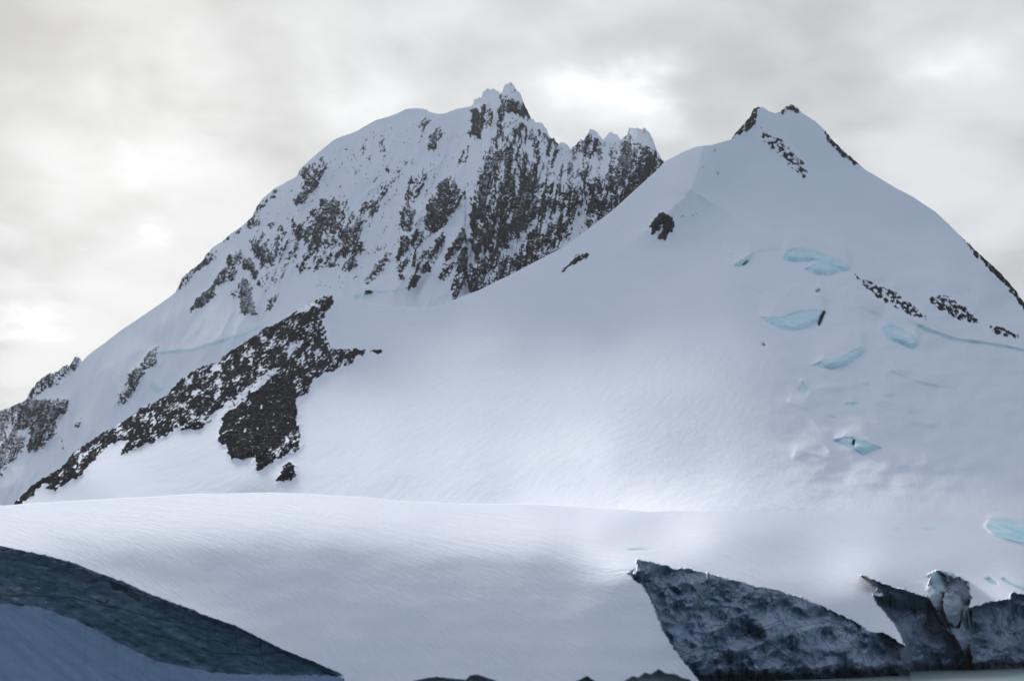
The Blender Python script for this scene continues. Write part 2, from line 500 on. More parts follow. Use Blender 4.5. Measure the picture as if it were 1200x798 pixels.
# rock on the massif: (share of bare rock, outline)
FAR_ROCK = [
    (.75, [(209, 340), (214, 326), (225, 316), (236, 306), (243, 297), (250, 289), (253, 298), (247, 308), (238, 312), (228, 322), (216, 337), (210, 342)]),
    (.65, [(284, 260), (293, 257), (299, 246), (301, 240), (312, 238), (306, 250), (305, 262), (298, 266), (292, 268)]), (.35, [(262, 282), (285, 264), (287, 268), (266, 286)]),
    (.85, [(300, 272), (306, 267), (310, 275), (307, 283), (301, 287), (298, 281)]),
    (.95, [(303, 287), (312, 284), (318, 295), (322, 305), (319, 310), (312, 303), (306, 304), (304, 295)]),
    (.85, [(272, 297), (280, 291), (285, 300), (281, 308), (278, 320), (271, 330), (265, 330), (258, 335), (250, 330), (258, 320), (266, 312), (268, 303)]),
    (1.0, [(285, 303), (292, 301), (300, 312), (305, 321), (300, 329), (294, 325), (290, 318), (285, 312)]),
    (1.0, [(283, 325), (290, 325), (294, 335), (297, 350), (300, 368), (284, 369), (281, 355), (280, 343), (278, 336)]), (.85, [(268, 340), (276, 334), (279, 343), (277, 354), (268, 349)]),
    (.95, [(222, 364), (228, 352), (238, 345), (247, 335), (253, 333), (254, 348), (245, 350), (238, 358), (228, 363), (220, 367)]),
    (.85, [(302, 328), (307, 327), (307, 336), (302, 337)]), (.8, [(310, 326), (314, 323), (312, 332), (309, 330)]), (.65, [(316, 348), (325, 345), (322, 360), (320, 367), (313, 362)]),
    (.65, [(345, 310), (352, 302), (360, 300), (360, 315), (352, 320), (346, 314)]), (.85, [(352, 262), (356, 258), (355, 273), (351, 279), (350, 272)]),
    (.75, [(337, 254), (341, 254), (346, 260), (345, 265), (340, 261)]), (.75, [(312, 260), (323, 259), (325, 264), (314, 266)]), (.5, [(327, 283), (333, 281), (333, 290), (328, 290)]),
    (.45, [(288, 280), (335, 268), (345, 300), (330, 330), (312, 345), (305, 310)]), (.42, [(345, 295), (395, 290), (400, 310), (350, 322)]), (.4, [(318, 268), (350, 262), (352, 300), (330, 306)]),
    (.62, [(349, 201), (356, 196), (367, 192), (380, 185), (386, 193), (380, 205), (372, 215), (362, 227), (355, 235), (347, 236), (344, 232), (353, 226), (358, 213), (353, 205)]),
    (.95, [(345, 232), (352, 230), (360, 223), (364, 224), (358, 233), (350, 238)]), (.9, [(360, 212), (366, 210), (372, 218), (366, 225), (361, 220)]), (.45, [(304, 237), (325, 219), (328, 224), (312, 240)]),
    (.8, [(366, 252), (374, 240), (378, 228), (383, 236), (393, 231), (400, 238), (401, 250), (404, 258), (397, 268), (388, 268), (380, 266), (374, 268), (366, 262)]),
    (1.0, [(387, 243), (397, 243), (398, 253), (388, 254)]), (1.0, [(381, 258), (395, 257), (393, 267), (382, 266)]),
    (.88, [(359, 264), (366, 262), (376, 268), (378, 278), (386, 282), (378, 288), (370, 287), (366, 275), (360, 277)]),
    (.9, [(397, 270), (404, 265), (412, 266), (420, 260), (420, 270), (415, 275), (405, 279), (397, 278)]), (.48, [(362, 245), (405, 235), (425, 262), (424, 295), (400, 300), (360, 290), (354, 270)]),
    (.75, [(400, 296), (405, 287), (412, 284), (414, 277), (420, 276), (419, 288), (413, 293), (405, 292), (400, 300)]), (.92, [(404, 320), (406, 305), (411, 297), (416, 300), (416, 312), (410, 317)]),
    (.8, [(424, 242), (428, 238), (434, 232), (438, 235), (432, 242), (428, 247), (424, 247)]), (.5, [(445, 215), (452, 210), (455, 215), (450, 222), (444, 222)]), (.42, [(452, 196), (458, 189), (468, 196), (466, 203), (456, 203)]),
    (.45, [(418, 252), (438, 228), (458, 205), (464, 212), (445, 238), (432, 262), (420, 270)]), (.5, [(463, 147), (469, 144), (471, 149), (464, 150)]), (.5, [(490, 138), (494, 136), (505, 139), (505, 144), (495, 152), (490, 153)]),
    (.6, [(420, 171), (427, 170), (428, 174), (421, 174)]), (.5, [(430, 185), (436, 184), (436, 188), (430, 187)]), (.35, [(400, 175), (408, 168), (410, 174)]), (.4, [(444, 165), (448, 160), (448, 178), (444, 178)]),
    (.78, [(508, 152), (513, 148), (519, 146), (520, 155), (514, 163), (506, 178), (502, 181), (501, 172), (503, 160)]), (.42, [(518, 156), (530, 153), (537, 158), (530, 164), (520, 163)]),
    (.7, [(482, 208), (490, 199), (498, 198), (499, 206), (493, 215), (484, 216), (480, 222), (476, 230), (473, 240), (476, 228), (480, 216)]), (.6, [(474, 236), (480, 224), (484, 218), (482, 230), (479, 238), (476, 244)]),
    (.5, [(475, 258), (480, 243), (488, 245), (490, 253), (482, 262), (474, 264)]), (.45, [(498, 200), (515, 175), (516, 185), (500, 212), (485, 235), (483, 225)]), (.45, [(470, 240), (480, 236), (490, 262), (478, 275), (468, 262)]),
    (.9, [(512, 217), (520, 213), (530, 205), (532, 215), (538, 222), (545, 222), (548, 226), (540, 236), (532, 248), (524, 258), (516, 270), (508, 274), (498, 268), (497, 256), (500, 243), (506, 230)]),
    (.95, [(497, 262), (500, 243), (506, 228), (510, 230), (508, 245), (508, 262), (503, 270)]),
    (.8, [(484, 272), (490, 268), (500, 270), (504, 276), (496, 283), (490, 290), (485, 298), (483, 290)]), (.92, [(470, 278), (478, 274), (482, 280), (478, 292), (470, 303), (464, 308), (465, 298), (470, 290)]),
    (1.0, [(505, 290), (514, 278), (521, 272), (523, 278), (518, 288), (510, 298), (504, 298)]), (.92, [(466, 320), (468, 308), (474, 303), (480, 304), (479, 311), (474, 315), (472, 328), (467, 328)]),
    (1.0, [(478, 338), (480, 327), (486, 320), (491, 324), (488, 333), (481, 340)]), (.65, [(484, 316), (497, 315), (492, 322), (486, 321)]),
    (.65, [(425, 335), (430, 322), (436, 316), (443, 306), (450, 298), (457, 295), (456, 308), (448, 320), (440, 328), (430, 335)]), (.9, [(426, 345), (432, 337), (437, 340), (434, 346)]),
    (.42, [(423, 288), (428, 284), (436, 291), (434, 298), (427, 297)]), (.45, [(480, 300), (500, 292), (515, 300), (505, 318), (485, 322)]),
    (.88, [(522, 298), (530, 285), (538, 272), (546, 264), (550, 268), (542, 285), (530, 300), (522, 306)]), (.68, [(515, 325), (520, 312), (527, 306), (534, 306), (528, 320), (520, 332)]),
    (.92, [(530, 335), (534, 315), (538, 300), (541, 286), (544, 288), (548, 305), (548, 318), (545, 330), (538, 342), (534, 352), (530, 348)]), (.85, [(552, 340), (556, 332), (560, 328), (560, 338), (552, 345)]),
    # towers and pinnacles
    (.8, [(548, 162), (551, 145), (554, 128), (558, 128), (564, 132), (566, 150), (563, 163), (557, 162), (552, 155)]), (.45, [(564, 125), (575, 120), (580, 140), (572, 155), (566, 150)]),
    (.62, [(541, 178), (546, 170), (553, 172), (550, 182), (543, 190), (538, 195), (536, 188)]), (.55, [(528, 215), (537, 197), (540, 200), (533, 220)]),
    (.88, [(583, 147), (584, 130), (588, 113), (594, 115), (592, 130), (590, 138), (585, 149)]), (.7, [(590, 112), (597, 112), (604, 118), (612, 122), (618, 130), (623, 141), (616, 137), (606, 134), (598, 133), (594, 125)]),
    (.9, [(604, 122), (612, 120), (617, 132), (608, 134)]), (.65, [(596, 136), (606, 138), (612, 140), (606, 143), (598, 139)]), (.95, [(634, 156), (641, 154), (645, 163), (637, 161)]), (.95, [(645, 167), (646, 161), (649, 161), (651, 168)]),
    (.54, [(585, 150), (597, 140), (612, 145), (628, 149), (640, 160), (655, 168), (669, 176), (680, 164), (690, 157), (705, 164), (728, 166), (736, 158), (750, 168), (768, 178), (779, 189), (760, 230), (700, 275), (640, 315),
           (600, 340), (555, 360), (548, 330), (552, 300), (550, 270), (552, 240), (556, 215), (562, 195), (570, 175), (578, 160)]),
    (.70, [(552, 300), (550, 262), (553, 235), (560, 208), (580, 180), (600, 170), (625, 185), (636, 215), (634, 250), (610, 280), (585, 292), (565, 320), (556, 330)]),
    (.9, [(555, 230), (562, 208), (567, 196), (577, 190), (580, 205), (578, 225), (585, 250), (580, 275), (570, 295), (562, 300), (555, 290), (551, 270), (550, 250)]),
    (.97, [(583, 235), (586, 222), (592, 232), (594, 255), (594, 275), (586, 285), (582, 275), (583, 255)]), (.97, [(600, 250), (602, 232), (606, 225), (612, 240), (619, 255), (615, 268), (607, 273), (601, 262)]),
    (.88, [(587, 215), (590, 195), (594, 188), (600, 198), (603, 215), (600, 232), (594, 234), (589, 228)]), (.97, [(606, 225), (606, 200), (612, 195), (622, 205), (627, 225), (632, 245), (625, 260), (618, 248), (612, 235)]),
    (.75, [(590, 175), (597, 165), (603, 158), (607, 168), (600, 180), (592, 184)]),
    (.88, [(686, 172), (690, 165), (697, 163), (704, 168), (704, 182), (698, 178), (690, 178), (686, 182)]), (1.0, [(722, 195), (728, 176), (736, 168), (742, 170), (743, 188), (738, 195), (735, 203), (728, 200), (722, 206), (718, 205)]),
    (.97, [(715, 222), (717, 208), (724, 200), (730, 204), (731, 214), (724, 218), (718, 224)]), (1.0, [(734, 226), (736, 212), (742, 200), (750, 195), (757, 200), (752, 212), (744, 218), (738, 230)]), (.75, [(743, 178), (748, 175), (748, 190), (752, 194), (745, 195)]),
    (.97, [(700, 212), (706, 204), (707, 215), (702, 224)]), (.88, [(662, 230), (668, 220), (675, 218), (670, 228), (661, 238)]), (.9, [(668, 238), (675, 230), (680, 235), (676, 242), (670, 243)]), (.9, [(690, 250), (693, 236), (700, 230), (702, 240), (698, 250)]),
    (.85, [(704, 240), (708, 230), (712, 235), (711, 248), (706, 248)]), (.85, [(713, 235), (720, 225), (726, 230), (722, 238), (716, 245)]), (.85, [(640, 240), (645, 230), (652, 236), (650, 244), (642, 245)]), (.85, [(652, 265), (658, 258), (668, 256), (668, 264), (662, 272), (653, 270)]),
    (.97, [(636, 285), (640, 270), (645, 258), (649, 265), (648, 275), (640, 287)]), (.95, [(679, 200), (684, 200), (686, 206), (680, 208)]), (.95, [(688, 196), (696, 192), (695, 198), (689, 198)]), (.9, [(622, 275), (626, 264), (632, 268), (634, 282), (628, 292), (620, 290)]),
    (.8, [(604, 310), (606, 295), (615, 285), (625, 290), (626, 302), (620, 312), (610, 318)]), (.88, [(558, 335), (560, 310), (566, 302), (574, 305), (572, 320), (565, 335), (560, 342)]), (.85, [(578, 333), (582, 312), (590, 302), (600, 300), (602, 312), (596, 322), (586, 334)]),
    # the foot of the ridge
    (.8, [(31, 470), (36, 455), (44, 445), (52, 438), (62, 435), (72, 432), (78, 426), (82, 429), (82, 436), (74, 443), (65, 452), (56, 453), (46, 462), (38, 465)]), (1.0, [(83, 432), (84, 423), (87, 417), (94, 418), (94, 428), (88, 433)]),
    (.97, [(-60, 500), (0, 480), (12, 476), (28, 468), (45, 468), (60, 468), (72, 466), (80, 468), (80, 476), (75, 484), (70, 484), (64, 492), (68, 500), (58, 515), (50, 522), (40, 528), (33, 532), (34, 522), (36, 510), (30, 508), (32, 514),
           (28, 525), (18, 537), (12, 544), (10, 535), (7, 543), (0, 556), (-40, 575), (-90, 590), (-90, 515)]),
    (.85, [(83, 505), (88, 495), (94, 488), (93, 495), (87, 503)]), (.9, [(71, 514), (75, 513), (75, 517), (72, 517)]), (.9, [(71, 524), (75, 522), (75, 526), (72, 526)]),
    (.88, [(138, 475), (142, 460), (148, 442), (155, 433), (165, 425), (175, 415), (186, 403), (185, 415), (180, 427), (170, 437), (160, 452), (150, 465), (142, 474)]),
]
FAR_SNOW = [[(590, 290), (610, 275), (630, 255), (634, 252), (632, 260), (612, 285), (605, 298), (592, 300), (582, 292)], [(662, 280), (672, 250), (682, 232), (692, 226), (690, 245), (684, 262), (680, 275), (665, 290), (650, 292)],
            [(575, 160), (562, 185), (556, 210), (550, 225), (545, 240), (545, 215), (552, 195), (565, 170)], [(21, 505), (24, 500), (31, 498), (30, 508), (24, 512), (19, 512)], [(592, 108), (597, 95), (602, 98), (611, 113), (605, 115), (597, 110)],
            [(740, 150), (756, 150), (763, 165), (756, 170), (744, 165)], [(700, 262), (712, 252), (728, 240), (735, 235), (715, 258)], [(548, 262), (552, 285), (558, 305), (556, 318), (549, 300), (545, 280)], [(650, 215), (664, 200), (668, 205), (656, 218)], [(690, 186), (702, 184), (700, 192), (688, 193)]]


def serac_delta(D0, polys, lean=0.2, reach=22.0, soft=0.6):
    """ice walls: for each outline the wall stands up steeply from its foot and the snow above swells out over it"""
    delta = new_map(); mask = new_map()
    for item in polys:
        poly = item[0]; L = item[1] if len(item) > 1 else reach
        p = np.array(poly, float)
        x0, x1 = p[:, 0].min(), p[:, 0].max()
        cols = np.arange(max(int((x0 - RX0) * RS), 0), min(int((x1 - RX0) * RS) + 1, RW - 1))
        gy = RY0 + (np.arange(RH) + .5) / RS
        for ci in cols:
            x = RX0 + (ci + .5) / RS
            ins = inside(poly, np.full(RH, x), gy)
            if not ins.any():
                continue
            ys = gy[ins]
            yt, yb = ys[0], ys[-1]
            Db = D0(np.array([x]), np.array([yb + .5]))[0]
            sel = (gy >= yt) & (gy <= yb)
            yy = gy[sel]
            d0 = D0(np.full(len(yy), x), yy)
            scale = Db / F
            w = Db + (yb - yy) * scale * lean
            delta[sel, ci] = np.minimum(delta[sel, ci], np.minimum(w - d0, 0))
            mask[sel, ci] = 1
            top = delta[np.argmax(sel), ci]
            up = (gy < yt) & (gy > yt - 5 * L)
            delta[up, ci] = np.minimum(delta[up, ci], top * np.exp(-(yt - gy[up]) / L))
    # even out across columns only, so that the lip stays crisp
    k = 5
    for _ in range(3):
        Pd = np.pad(delta, ((0, 0), (k + 1, k)), mode='edge')
        C = np.cumsum(Pd, 1); delta = (C[:, 2 * k + 1:] - C[:, :-2 * k - 1]) / (2 * k + 1)
    return delta, blur(mask, soft)


FAR_ICE = [([(178, 445), (182, 451), (191, 457), (186, 461), (180, 457), (177, 450)], 10), ([(187, 412), (225, 408), (255, 399), (292, 388), (312, 377), (312, 380), (292, 391), (255, 403), (225, 412), (187, 415)], 8),
           ([(413, 349), (420, 343), (434, 340), (450, 341), (462, 339), (466, 342), (450, 343), (434, 343), (421, 347), (415, 352)], 6)]

rockmap = new_map()
paint(rockmap, [(290, 300), (310, 250), (360, 205), (420, 162), (480, 140), (540, 150), (545, 180), (525, 235), (490, 270), (440, 320), (420, 340), (350, 335), (300, 345)], 0.075)
for d, p in FAR_ROCK:
    paint(rockmap, p, d)
for p in FAR_SNOW:
    paint(rockmap, p, 0.12, 'set')
for p in ([(577, 305), (581, 270), (579, 235), (584, 218), (584, 240), (583, 275), (582, 302)], [(594, 290), (597, 262), (595, 234), (602, 226), (600, 250), (600, 270), (598, 288)], [(603, 234), (604, 205), (600, 180), (606, 192), (607, 222)],
          [(630, 160), (642, 185), (650, 210), (655, 235), (650, 232), (644, 208), (636, 185)], [(672, 185), (680, 196), (676, 215), (668, 214)], [(708, 172), (714, 186), (710, 205), (704, 196)], [(560, 300), (566, 285), (574, 298), (566, 304)], [(612, 160), (622, 172), (630, 192), (622, 188), (612, 172)],
          [(640, 250), (655, 242), (648, 258), (636, 268)], [(706, 222), (714, 224), (704, 236), (698, 232)]):
    paint(rockmap, p, 0.2, 'set')
rock_soft = blur(rockmap, 1.0)
rock_wide = blur(rockmap, 3.5)
rock_broad = blur(rockmap, 9)
d_far, ice_far = serac_delta(rf_, FAR_ICE, 0.3)


def jag_far(xs, top):
    rocky = sstep(xs, 545, 560) + (sstep(xs, 28, 34) - sstep(xs, 94, 99)) + 0.8 * (sstep(xs, 205, 212) - sstep(xs, 248, 256)) + 0.8 * (sstep(xs, 285, 292) - sstep(xs, 318, 326))
    return fbm(xs / 3.2, xs * 0 + 3.3, 3, 5) * (0.25 + 1.6 * np.clip(rocky, 0, 1))


xs_far = np.concatenate([np.arange(-200, -20, 4.0), np.arange(-20, 800, 0.95), np.arange(800, 1060, 4.0)])
CREST_MID = [(-220, 660), (-100, 632), (0, 602), (14, 594), (20, 585), (40, 567), (60, 555), (75, 545), (85, 530), (100, 520), (120, 507), (140, 497), (155, 487), (165, 478), (180, 472), (195, 463), (205, 452), (213, 443), (230, 433), (240, 428),
             (255, 425), (265, 415), (280, 405), (300, 393), (310, 385), (325, 378), (335, 372), (345, 365), (360, 358), (372, 350), (376, 347), (382, 346), (389, 346), (391, 348), (398, 346.5), (410, 349), (430, 356), (460, 360), (500, 361), (520, 358), (531, 352), (545, 346),
             (560, 341), (580, 331), (600, 321), (630, 305), (660, 290), (690, 268), (720, 245), (745, 222), (770, 200), (779, 189), (800, 178), (815, 172), (825, 171), (835, 170), (845, 167), (857, 164), (861, 157), (866, 152), (872, 145),
             (879, 137), (883, 128), (888, 125.5), (894, 126), (900, 130), (908, 133), (914, 131), (920, 126), (927, 122.5), (934, 126), (940, 133), (955, 142), (965, 151), (975, 163), (990, 178), (1005, 191), (1015, 200), (1030, 209), (1050, 221),
             (1070, 231), (1096, 248), (1112, 263), (1126, 277), (1145, 295), (1160, 308), (1175, 322), (1190, 340), (1200, 355), (1230, 388), (1420, 560)]
low_far = [(x, y + 22) for x, y in CREST_MID if x < 800] + [(800, 235), (860, 290), (1060, 450)]
S = Sheet(CREST_FAR, low_far, xs_far, 265, jag_far)
px, py = S.px, S.py
D = rf_(px, py)
wx, wy = px + 2.6 * fbm(px / 9, py / 9, 3, 401), py + 2.6 * fbm(px / 9, py / 9, 3, 403)
rs, rw, rb = samp(rock_soft, wx, wy), samp(rock_wide, wx, wy), samp(rock_broad, px, py)
# buttresses stand proud of the couloirs; relief runs down the fall line
fall = px * 0.93 + py * 0.36                # across the fall line on the western face
fall = np.where(px > 545, px + 0.12 * py, fall)
D = D + samp(d_far, px, py)
D = D - 26 * rw - 20 * rb
rib = ridged(fall / 17.0, py / 75.0, 4, 11)
D = D - 18 * rib * (0.25 + 0.75 * rb) * sstep(rb, 0.02, 0.5)
D = D - 7 * fbm(px / 6.0, py / 11.0, 4, 21) * sstep(rw, 0.1, 0.6)
D = D - 5 * fbm(px / 2.6, py / 3.2, 2, 41) * sstep(rs, 0.2, 0.7)
D = D - 30 * ridged((fall + 12 * fbm(px / 50, py / 50, 2, 35)) / 46.0, py / 170.0, 2, 37) * sstep(py - S.top[None], 0, 40)
D = D - 16 * fbm(fall / 60.0, py / 160.0, 3, 31)
D = D - 4.5 * ridged(fall / 13.0, py / 80.0, 3, 33) * sstep(py, 110, 150)
# bare rock where the outlines say so, broken by ledges and gullies of snow
k = unit(fbm(fall / 8.0, py / 15.0, 3, 51, 0.6)) * 0.62 + unit(fbm(fall / 2.7, py / 4.6, 2, 57)) * 0.62 + unit(vnoise(px / 1.7, py / 2.1, 61)) * 0.42 - unit(rib) * 0.35 - unit(ridged(fall / 8.5, py / 60.0, 2, 53)) * 0.55
up = steepness(px, py, D)
k = unit(unit(k) + 0.85 * np.clip(unit(up - up.mean()), -2, 2) * sstep(rw, .05, .3))
cover = np.interp(rs, PB_D, PB_V) - k
rock_v = sstep(cover, -0.85, 0.85)
ice_v = samp(ice_far, px, py) * 0.75
zero = np.zeros_like(rock_v)
S.build(D, back=(6, 15, 35, 80, 180, 400))
attrs = {'rock': S.full(rock_v), 'ice': S.full(ice_v), 'cliff': S.full(zero), 'dark': S.full(zero)}
fm = S.face_mean(rock_v) > 0.5
fi = S.face_mean(ice_v) > 0.35
lab = components(fm)
uniq, cnt = np.unique(lab[lab > 0], return_counts=True)
order = np.argsort(-cnt)
BIG = [uniq[i] for i in order if cnt[i] >= 55][:290]
ids = np.zeros(lab.shape, int)
remap = {}
for i, u in enumerate(BIG):
    remap[u] = i + 1
flat = lab.ravel()
lut = np.zeros(flat.max() + 2, int)
for u, i in remap.items():
    lut[u] = i
ids = lut[lab]
small = fm & (ids == 0)
# the huge connected faces are parted along the couloirs into buttresses
cell = (np.floor((S.fpx + 6 * fbm(S.fpx / 14, S.fpy / 14, 2, 71)) / 42).astype(int) * 100 + np.floor((S.fpy + 6 * fbm(S.fpx / 14, S.fpy / 14, 2, 73)) / 62).astype(int))
nxt = len(BIG) + 1
for i, u in enumerate(BIG):
    m = ids == i + 1
    if m.sum() > 1600:
        for c in np.unique(cell[m]):
            mm = m & (cell == c)
            if mm.sum() >= 40:
                ids[mm] = nxt; nxt += 1
fid = S.front_ids(ids)
fsm = S.front_ids(small.astype(int))
fic = S.front_ids((fi & (ids == 0) & ~small).astype(int))
massif = mesh_obj('mountain', S.V, S.faces[(fid == 0) & (fsm == 0) & (fic == 0)], attrs, MAT_FAR)
tags(massif, 'steep snowy massif with dark rock buttresses and jagged summit towers', kind='structure')
for i in np.unique(fid[fid > 0]):
    mesh_obj('rock_face', S.V, S.faces[fid == i], attrs, MAT_FAR, massif)
o = mesh_obj('rock_specks', S.V, S.faces[fsm == 1], attrs, MAT_FAR, massif)
o['kind'] = 'stuff'
mesh_obj('ice_wall', S.V, S.faces[fic == 1], attrs, MAT_FAR, massif)

# ------------------------------------------------------------------ the white peak, its saddle and the rock spur
MID_PTS = [(-200, 655, 1450), (0, 602, 1560), (60, 555, 1640), (100, 520, 1700), (165, 478, 1780), (213, 443, 1830), (265, 415, 1890), (310, 385, 1940), (345, 365, 1980), (390, 346, 2010), (430, 356, 2060), (500, 361, 2100), (560, 341, 2140),
           (600, 321, 2170), (660, 290, 2220), (720, 245, 2280), (779, 189, 2350), (815, 172, 2390), (825, 171, 2400), (845, 167, 2460), (862, 157, 2520), (884, 128, 2600), (908, 133, 2640), (927, 122, 2660), (955, 142, 2660), (1005, 191, 2640),
           (1070, 231, 2590), (1126, 277, 2540), (1200, 355, 2440), (1300, 455, 2300),
           (-200, 700, 1250), (0, 625, 1300), (100, 590, 1330), (100, 555, 1480), (200, 590, 1270), (200, 540, 1440), (200, 490, 1640), (300, 600, 1230), (300, 560, 1320), (300, 500, 1530), (300, 440, 1720), (370, 400, 1860), (370, 450, 1700), (370, 520, 1460),
           (450, 600, 1220), (450, 540, 1380), (450, 480, 1570), (450, 420, 1800), (450, 380, 1990), (520, 380, 2020), (560, 540, 1370), (560, 470, 1580), (560, 400, 1880), (600, 600, 1200), (640, 540, 1360), (640, 470, 1570), (640, 400, 1850), (640, 340, 2080),
           (720, 600, 1130), (720, 540, 1330), (720, 470, 1540), (720, 400, 1810), (720, 330, 2060), (720, 280, 2210), (800, 606, 1030), (800, 540, 1290), (800, 470, 1500), (800, 400, 1760), (800, 330, 2010), (800, 270, 2190),
           (790, 245, 2230), (808, 228, 2260), (820, 200, 2320), (850, 210, 2420), (850, 250, 2300), (880, 262, 2270), (930, 290, 2210), (980, 310, 2180), (900, 220, 2450), (950, 240, 2470), (950, 190, 2590), (1000, 270, 2420), (1050, 300, 2360),
           (860, 540, 1260), (860, 470, 1460), (860, 400, 1700), (860, 330, 1960), (930, 560, 1255), (930, 500, 1400), (930, 440, 1600), (930, 400, 1760), (930, 340, 1990), (1000, 560, 1285), (1000, 500, 1480), (1000, 440, 1690), (1000, 390, 1820), (1000, 340, 2040),
           (1080, 560, 1345), (1080, 500, 1570), (1080, 440, 1790), (1080, 400, 1930), (1080, 375, 2020), (1080, 340, 2180), (1160, 560, 1430), (1160, 500, 1670), (1160, 450, 1860), (1160, 415, 2000), (1160, 385, 2120), (1160, 350, 2300), (1250, 560, 1540), (1250, 500, 1780), (1250, 430, 1990)] 


def even_profile(lip, d_lip, y_top, d_top, shape):
    """section from a cliff lip up to a known point, steepening by the given shape"""
    ys = np.arange(lip, y_top - 0.5, -1.0)
    _, ya, za = ray(600.0, np.append(ys, ys[-1] - 1.0))
    t = za / ya
    lo, hi = 0.5, 2.0
    for _ in range(40):
        k = (lo + hi) / 2
        d = d_lip; out = []
        for i, y in enumerate(ys):
            out.append(d)
            b = math.radians(k * np.interp(y, *shape))
            d += d * (t[i + 1] - t[i]) / max(math.tan(b) - t[i], 0.02)
        if out[-1] > d_top:
            lo = k
        else:
            hi = k
    return ys[::-1], np.array(out)[::-1]


SHAPE = ([390, 450, 500, 550, 585, 620, 740], [26, 24, 20.5, 15.5, 12.5, 11.0, 10.5])
RIGHT_SLOPE = []
for x_, lip_, dl_, dt_ in ((765, 662, 462, 1800), (830, 674, 480, 1745), (900, 690, 505, 1735), (970, 705, 530, 1800), (1040, 695, 590, 1890), (1110, 695, 650, 2010), (1180, 690, 725, 2130), (1260, 700, 800, 2260), (1350, 715, 890, 2400)):
    yy_, dd_ = even_profile(lip_, dl_, 390, dt_, SHAPE)
    for y_ in (lip_, 660, 640, 622, 606, 590, 572, 550, 525, 495, 465, 430, 395):
        if y_ <= lip_:
            RIGHT_SLOPE.append((x_, y_, float(np.interp(y_, yy_, dd_))))
MID_PTS = [q for q in MID_PTS if not (q[0] > 740 and q[1] > 392)] + [q for q in RIGHT_SLOPE if q[0] > 800]
MID_PTS = [(x, y, d * (1 - (0.14 + 0.165 * float(np.clip((x - 300) / 420, 0, 1))) * float(np.clip((y - 410) / 150, 0, 1)))) if (x, y, d) not in RIGHT_SLOPE else (x, y, d) for x, y, d in MID_PTS]
rm_ = RBF(MID_PTS, 0.3, 0.006)

SPUR = [(345, 365), (360, 358), (372, 350), (382, 344), (391, 345), (389, 355), (383, 362), (376, 366), (378, 372), (374, 378), (376, 392), (380, 400), (384, 408), (392, 408), (400, 410), (412, 408), (428, 412), (426, 417), (415, 419),
        (412, 424), (408, 430), (400, 430), (392, 435), (380, 438), (372, 443), (362, 448), (363, 458), (356, 462), (347, 466), (346, 478), (346, 490), (351, 500), (352, 515), (350, 527), (340, 531), (325, 538), (312, 545), (300, 553), (299, 546), (302, 535),
        (296, 536), (294, 529), (284, 537), (272, 538), (268, 532), (270, 520), (264, 516), (256, 517), (258, 500), (262, 487), (266, 476), (255, 480), (252, 488), (243, 495), (235, 502), (222, 502), (212, 504), (208, 500), (203, 504), (195, 510), (180, 517), (165, 523), (150, 530), (140, 533),
        (145, 525), (153, 515), (140, 516), (130, 520), (120, 530), (108, 540), (95, 555), (80, 565), (65, 574), (55, 573), (62, 566), (50, 567), (42, 575), (33, 585), (25, 592), (14, 594), (20, 583), (40, 565), (60, 553), (75, 543), (85, 528),
        (100, 518), (120, 505), (140, 495), (155, 485), (165, 476), (180, 470), (195, 461), (205, 450), (213, 441), (230, 431), (240, 426), (255, 423), (265, 413), (280, 403), (300, 391), (310, 383), (325, 376), (335, 370)]
OUTCROPS = [   # share, outline, label
    (.98, [(323, 564), (330, 552), (335, 543), (342, 541), (346, 555), (341, 563), (333, 562)], 'small ragged rock patch in the snow just below the dark buttress'),
    (.75, [(436, 410), (448, 411), (447, 415), (438, 415)], 'thin broken rock line running out from the spur into the saddle'),
    (.97, [(761, 265), (766, 257), (772, 252), (777, 248), (781, 249), (788, 255), (790, 263), (787, 270), (783, 277), (778, 281), (772, 281), (775, 272), (778, 261), (771, 268), (765, 275), (764, 268)], 'compact dark rock outcrop below the sunlit snow shoulder of the white peak'),
    (.72, [(658, 320), (664, 312), (672, 305), (676, 298), (690, 296), (688, 301), (678, 306), (668, 313), (660, 320)], 'thin slanting streak of rock low on the long snow ridge'),
    (.85, [(857, 165), (863, 154), (872, 144), (880, 135), (884, 126), (891, 125), (887, 135), (884, 146), (875, 153), (866, 157)], 'rocky western edge of the white summit above the snow notch'),
    (.50, [(893, 150), (905, 160), (918, 166), (928, 176), (940, 188), (950, 206), (940, 208), (928, 197), (918, 187), (903, 174), (893, 162)], 'sparse line of dark stones down the snow face under the white summit'),
    (.75, [(912, 131), (920, 124), (927, 120), (937, 128), (936, 134), (925, 130), (916, 134)], 'small rock cap on the highest tip of the white peak'),
    (.92, [(963, 147), (972, 158), (985, 171), (1000, 185), (1008, 193), (1000, 193), (985, 180), (970, 165)], 'narrow rock rib along the skyline just below the white summit'),
    (.92, [(1124, 273), (1140, 286), (1155, 300), (1170, 314), (1185, 330), (1200, 350), (1225, 380), (1216, 384), (1195, 356), (1180, 337), (1165, 321), (1145, 301)], 'long dark rock edge along the lower skyline of the white peak'),
    (.62, [(1000, 320), (1012, 327), (1030, 335), (1045, 340), (1060, 350), (1075, 361), (1086, 374), (1072, 371), (1055, 364), (1040, 354), (1025, 346), (1010, 333)], 'broken band of dark rocks beside the upper ice walls'),
    (.68, [(1088, 350), (1105, 346), (1120, 353), (1135, 364), (1150, 379), (1140, 379), (1125, 374), (1110, 367), (1095, 360)], 'largest cluster of dark rocks above the long blue crack'),
    (.72, [(1160, 383), (1175, 384), (1192, 391), (1194, 396), (1175, 393), (1165, 391)], 'last small stones of the rock band at the end of the blue crack'),
]
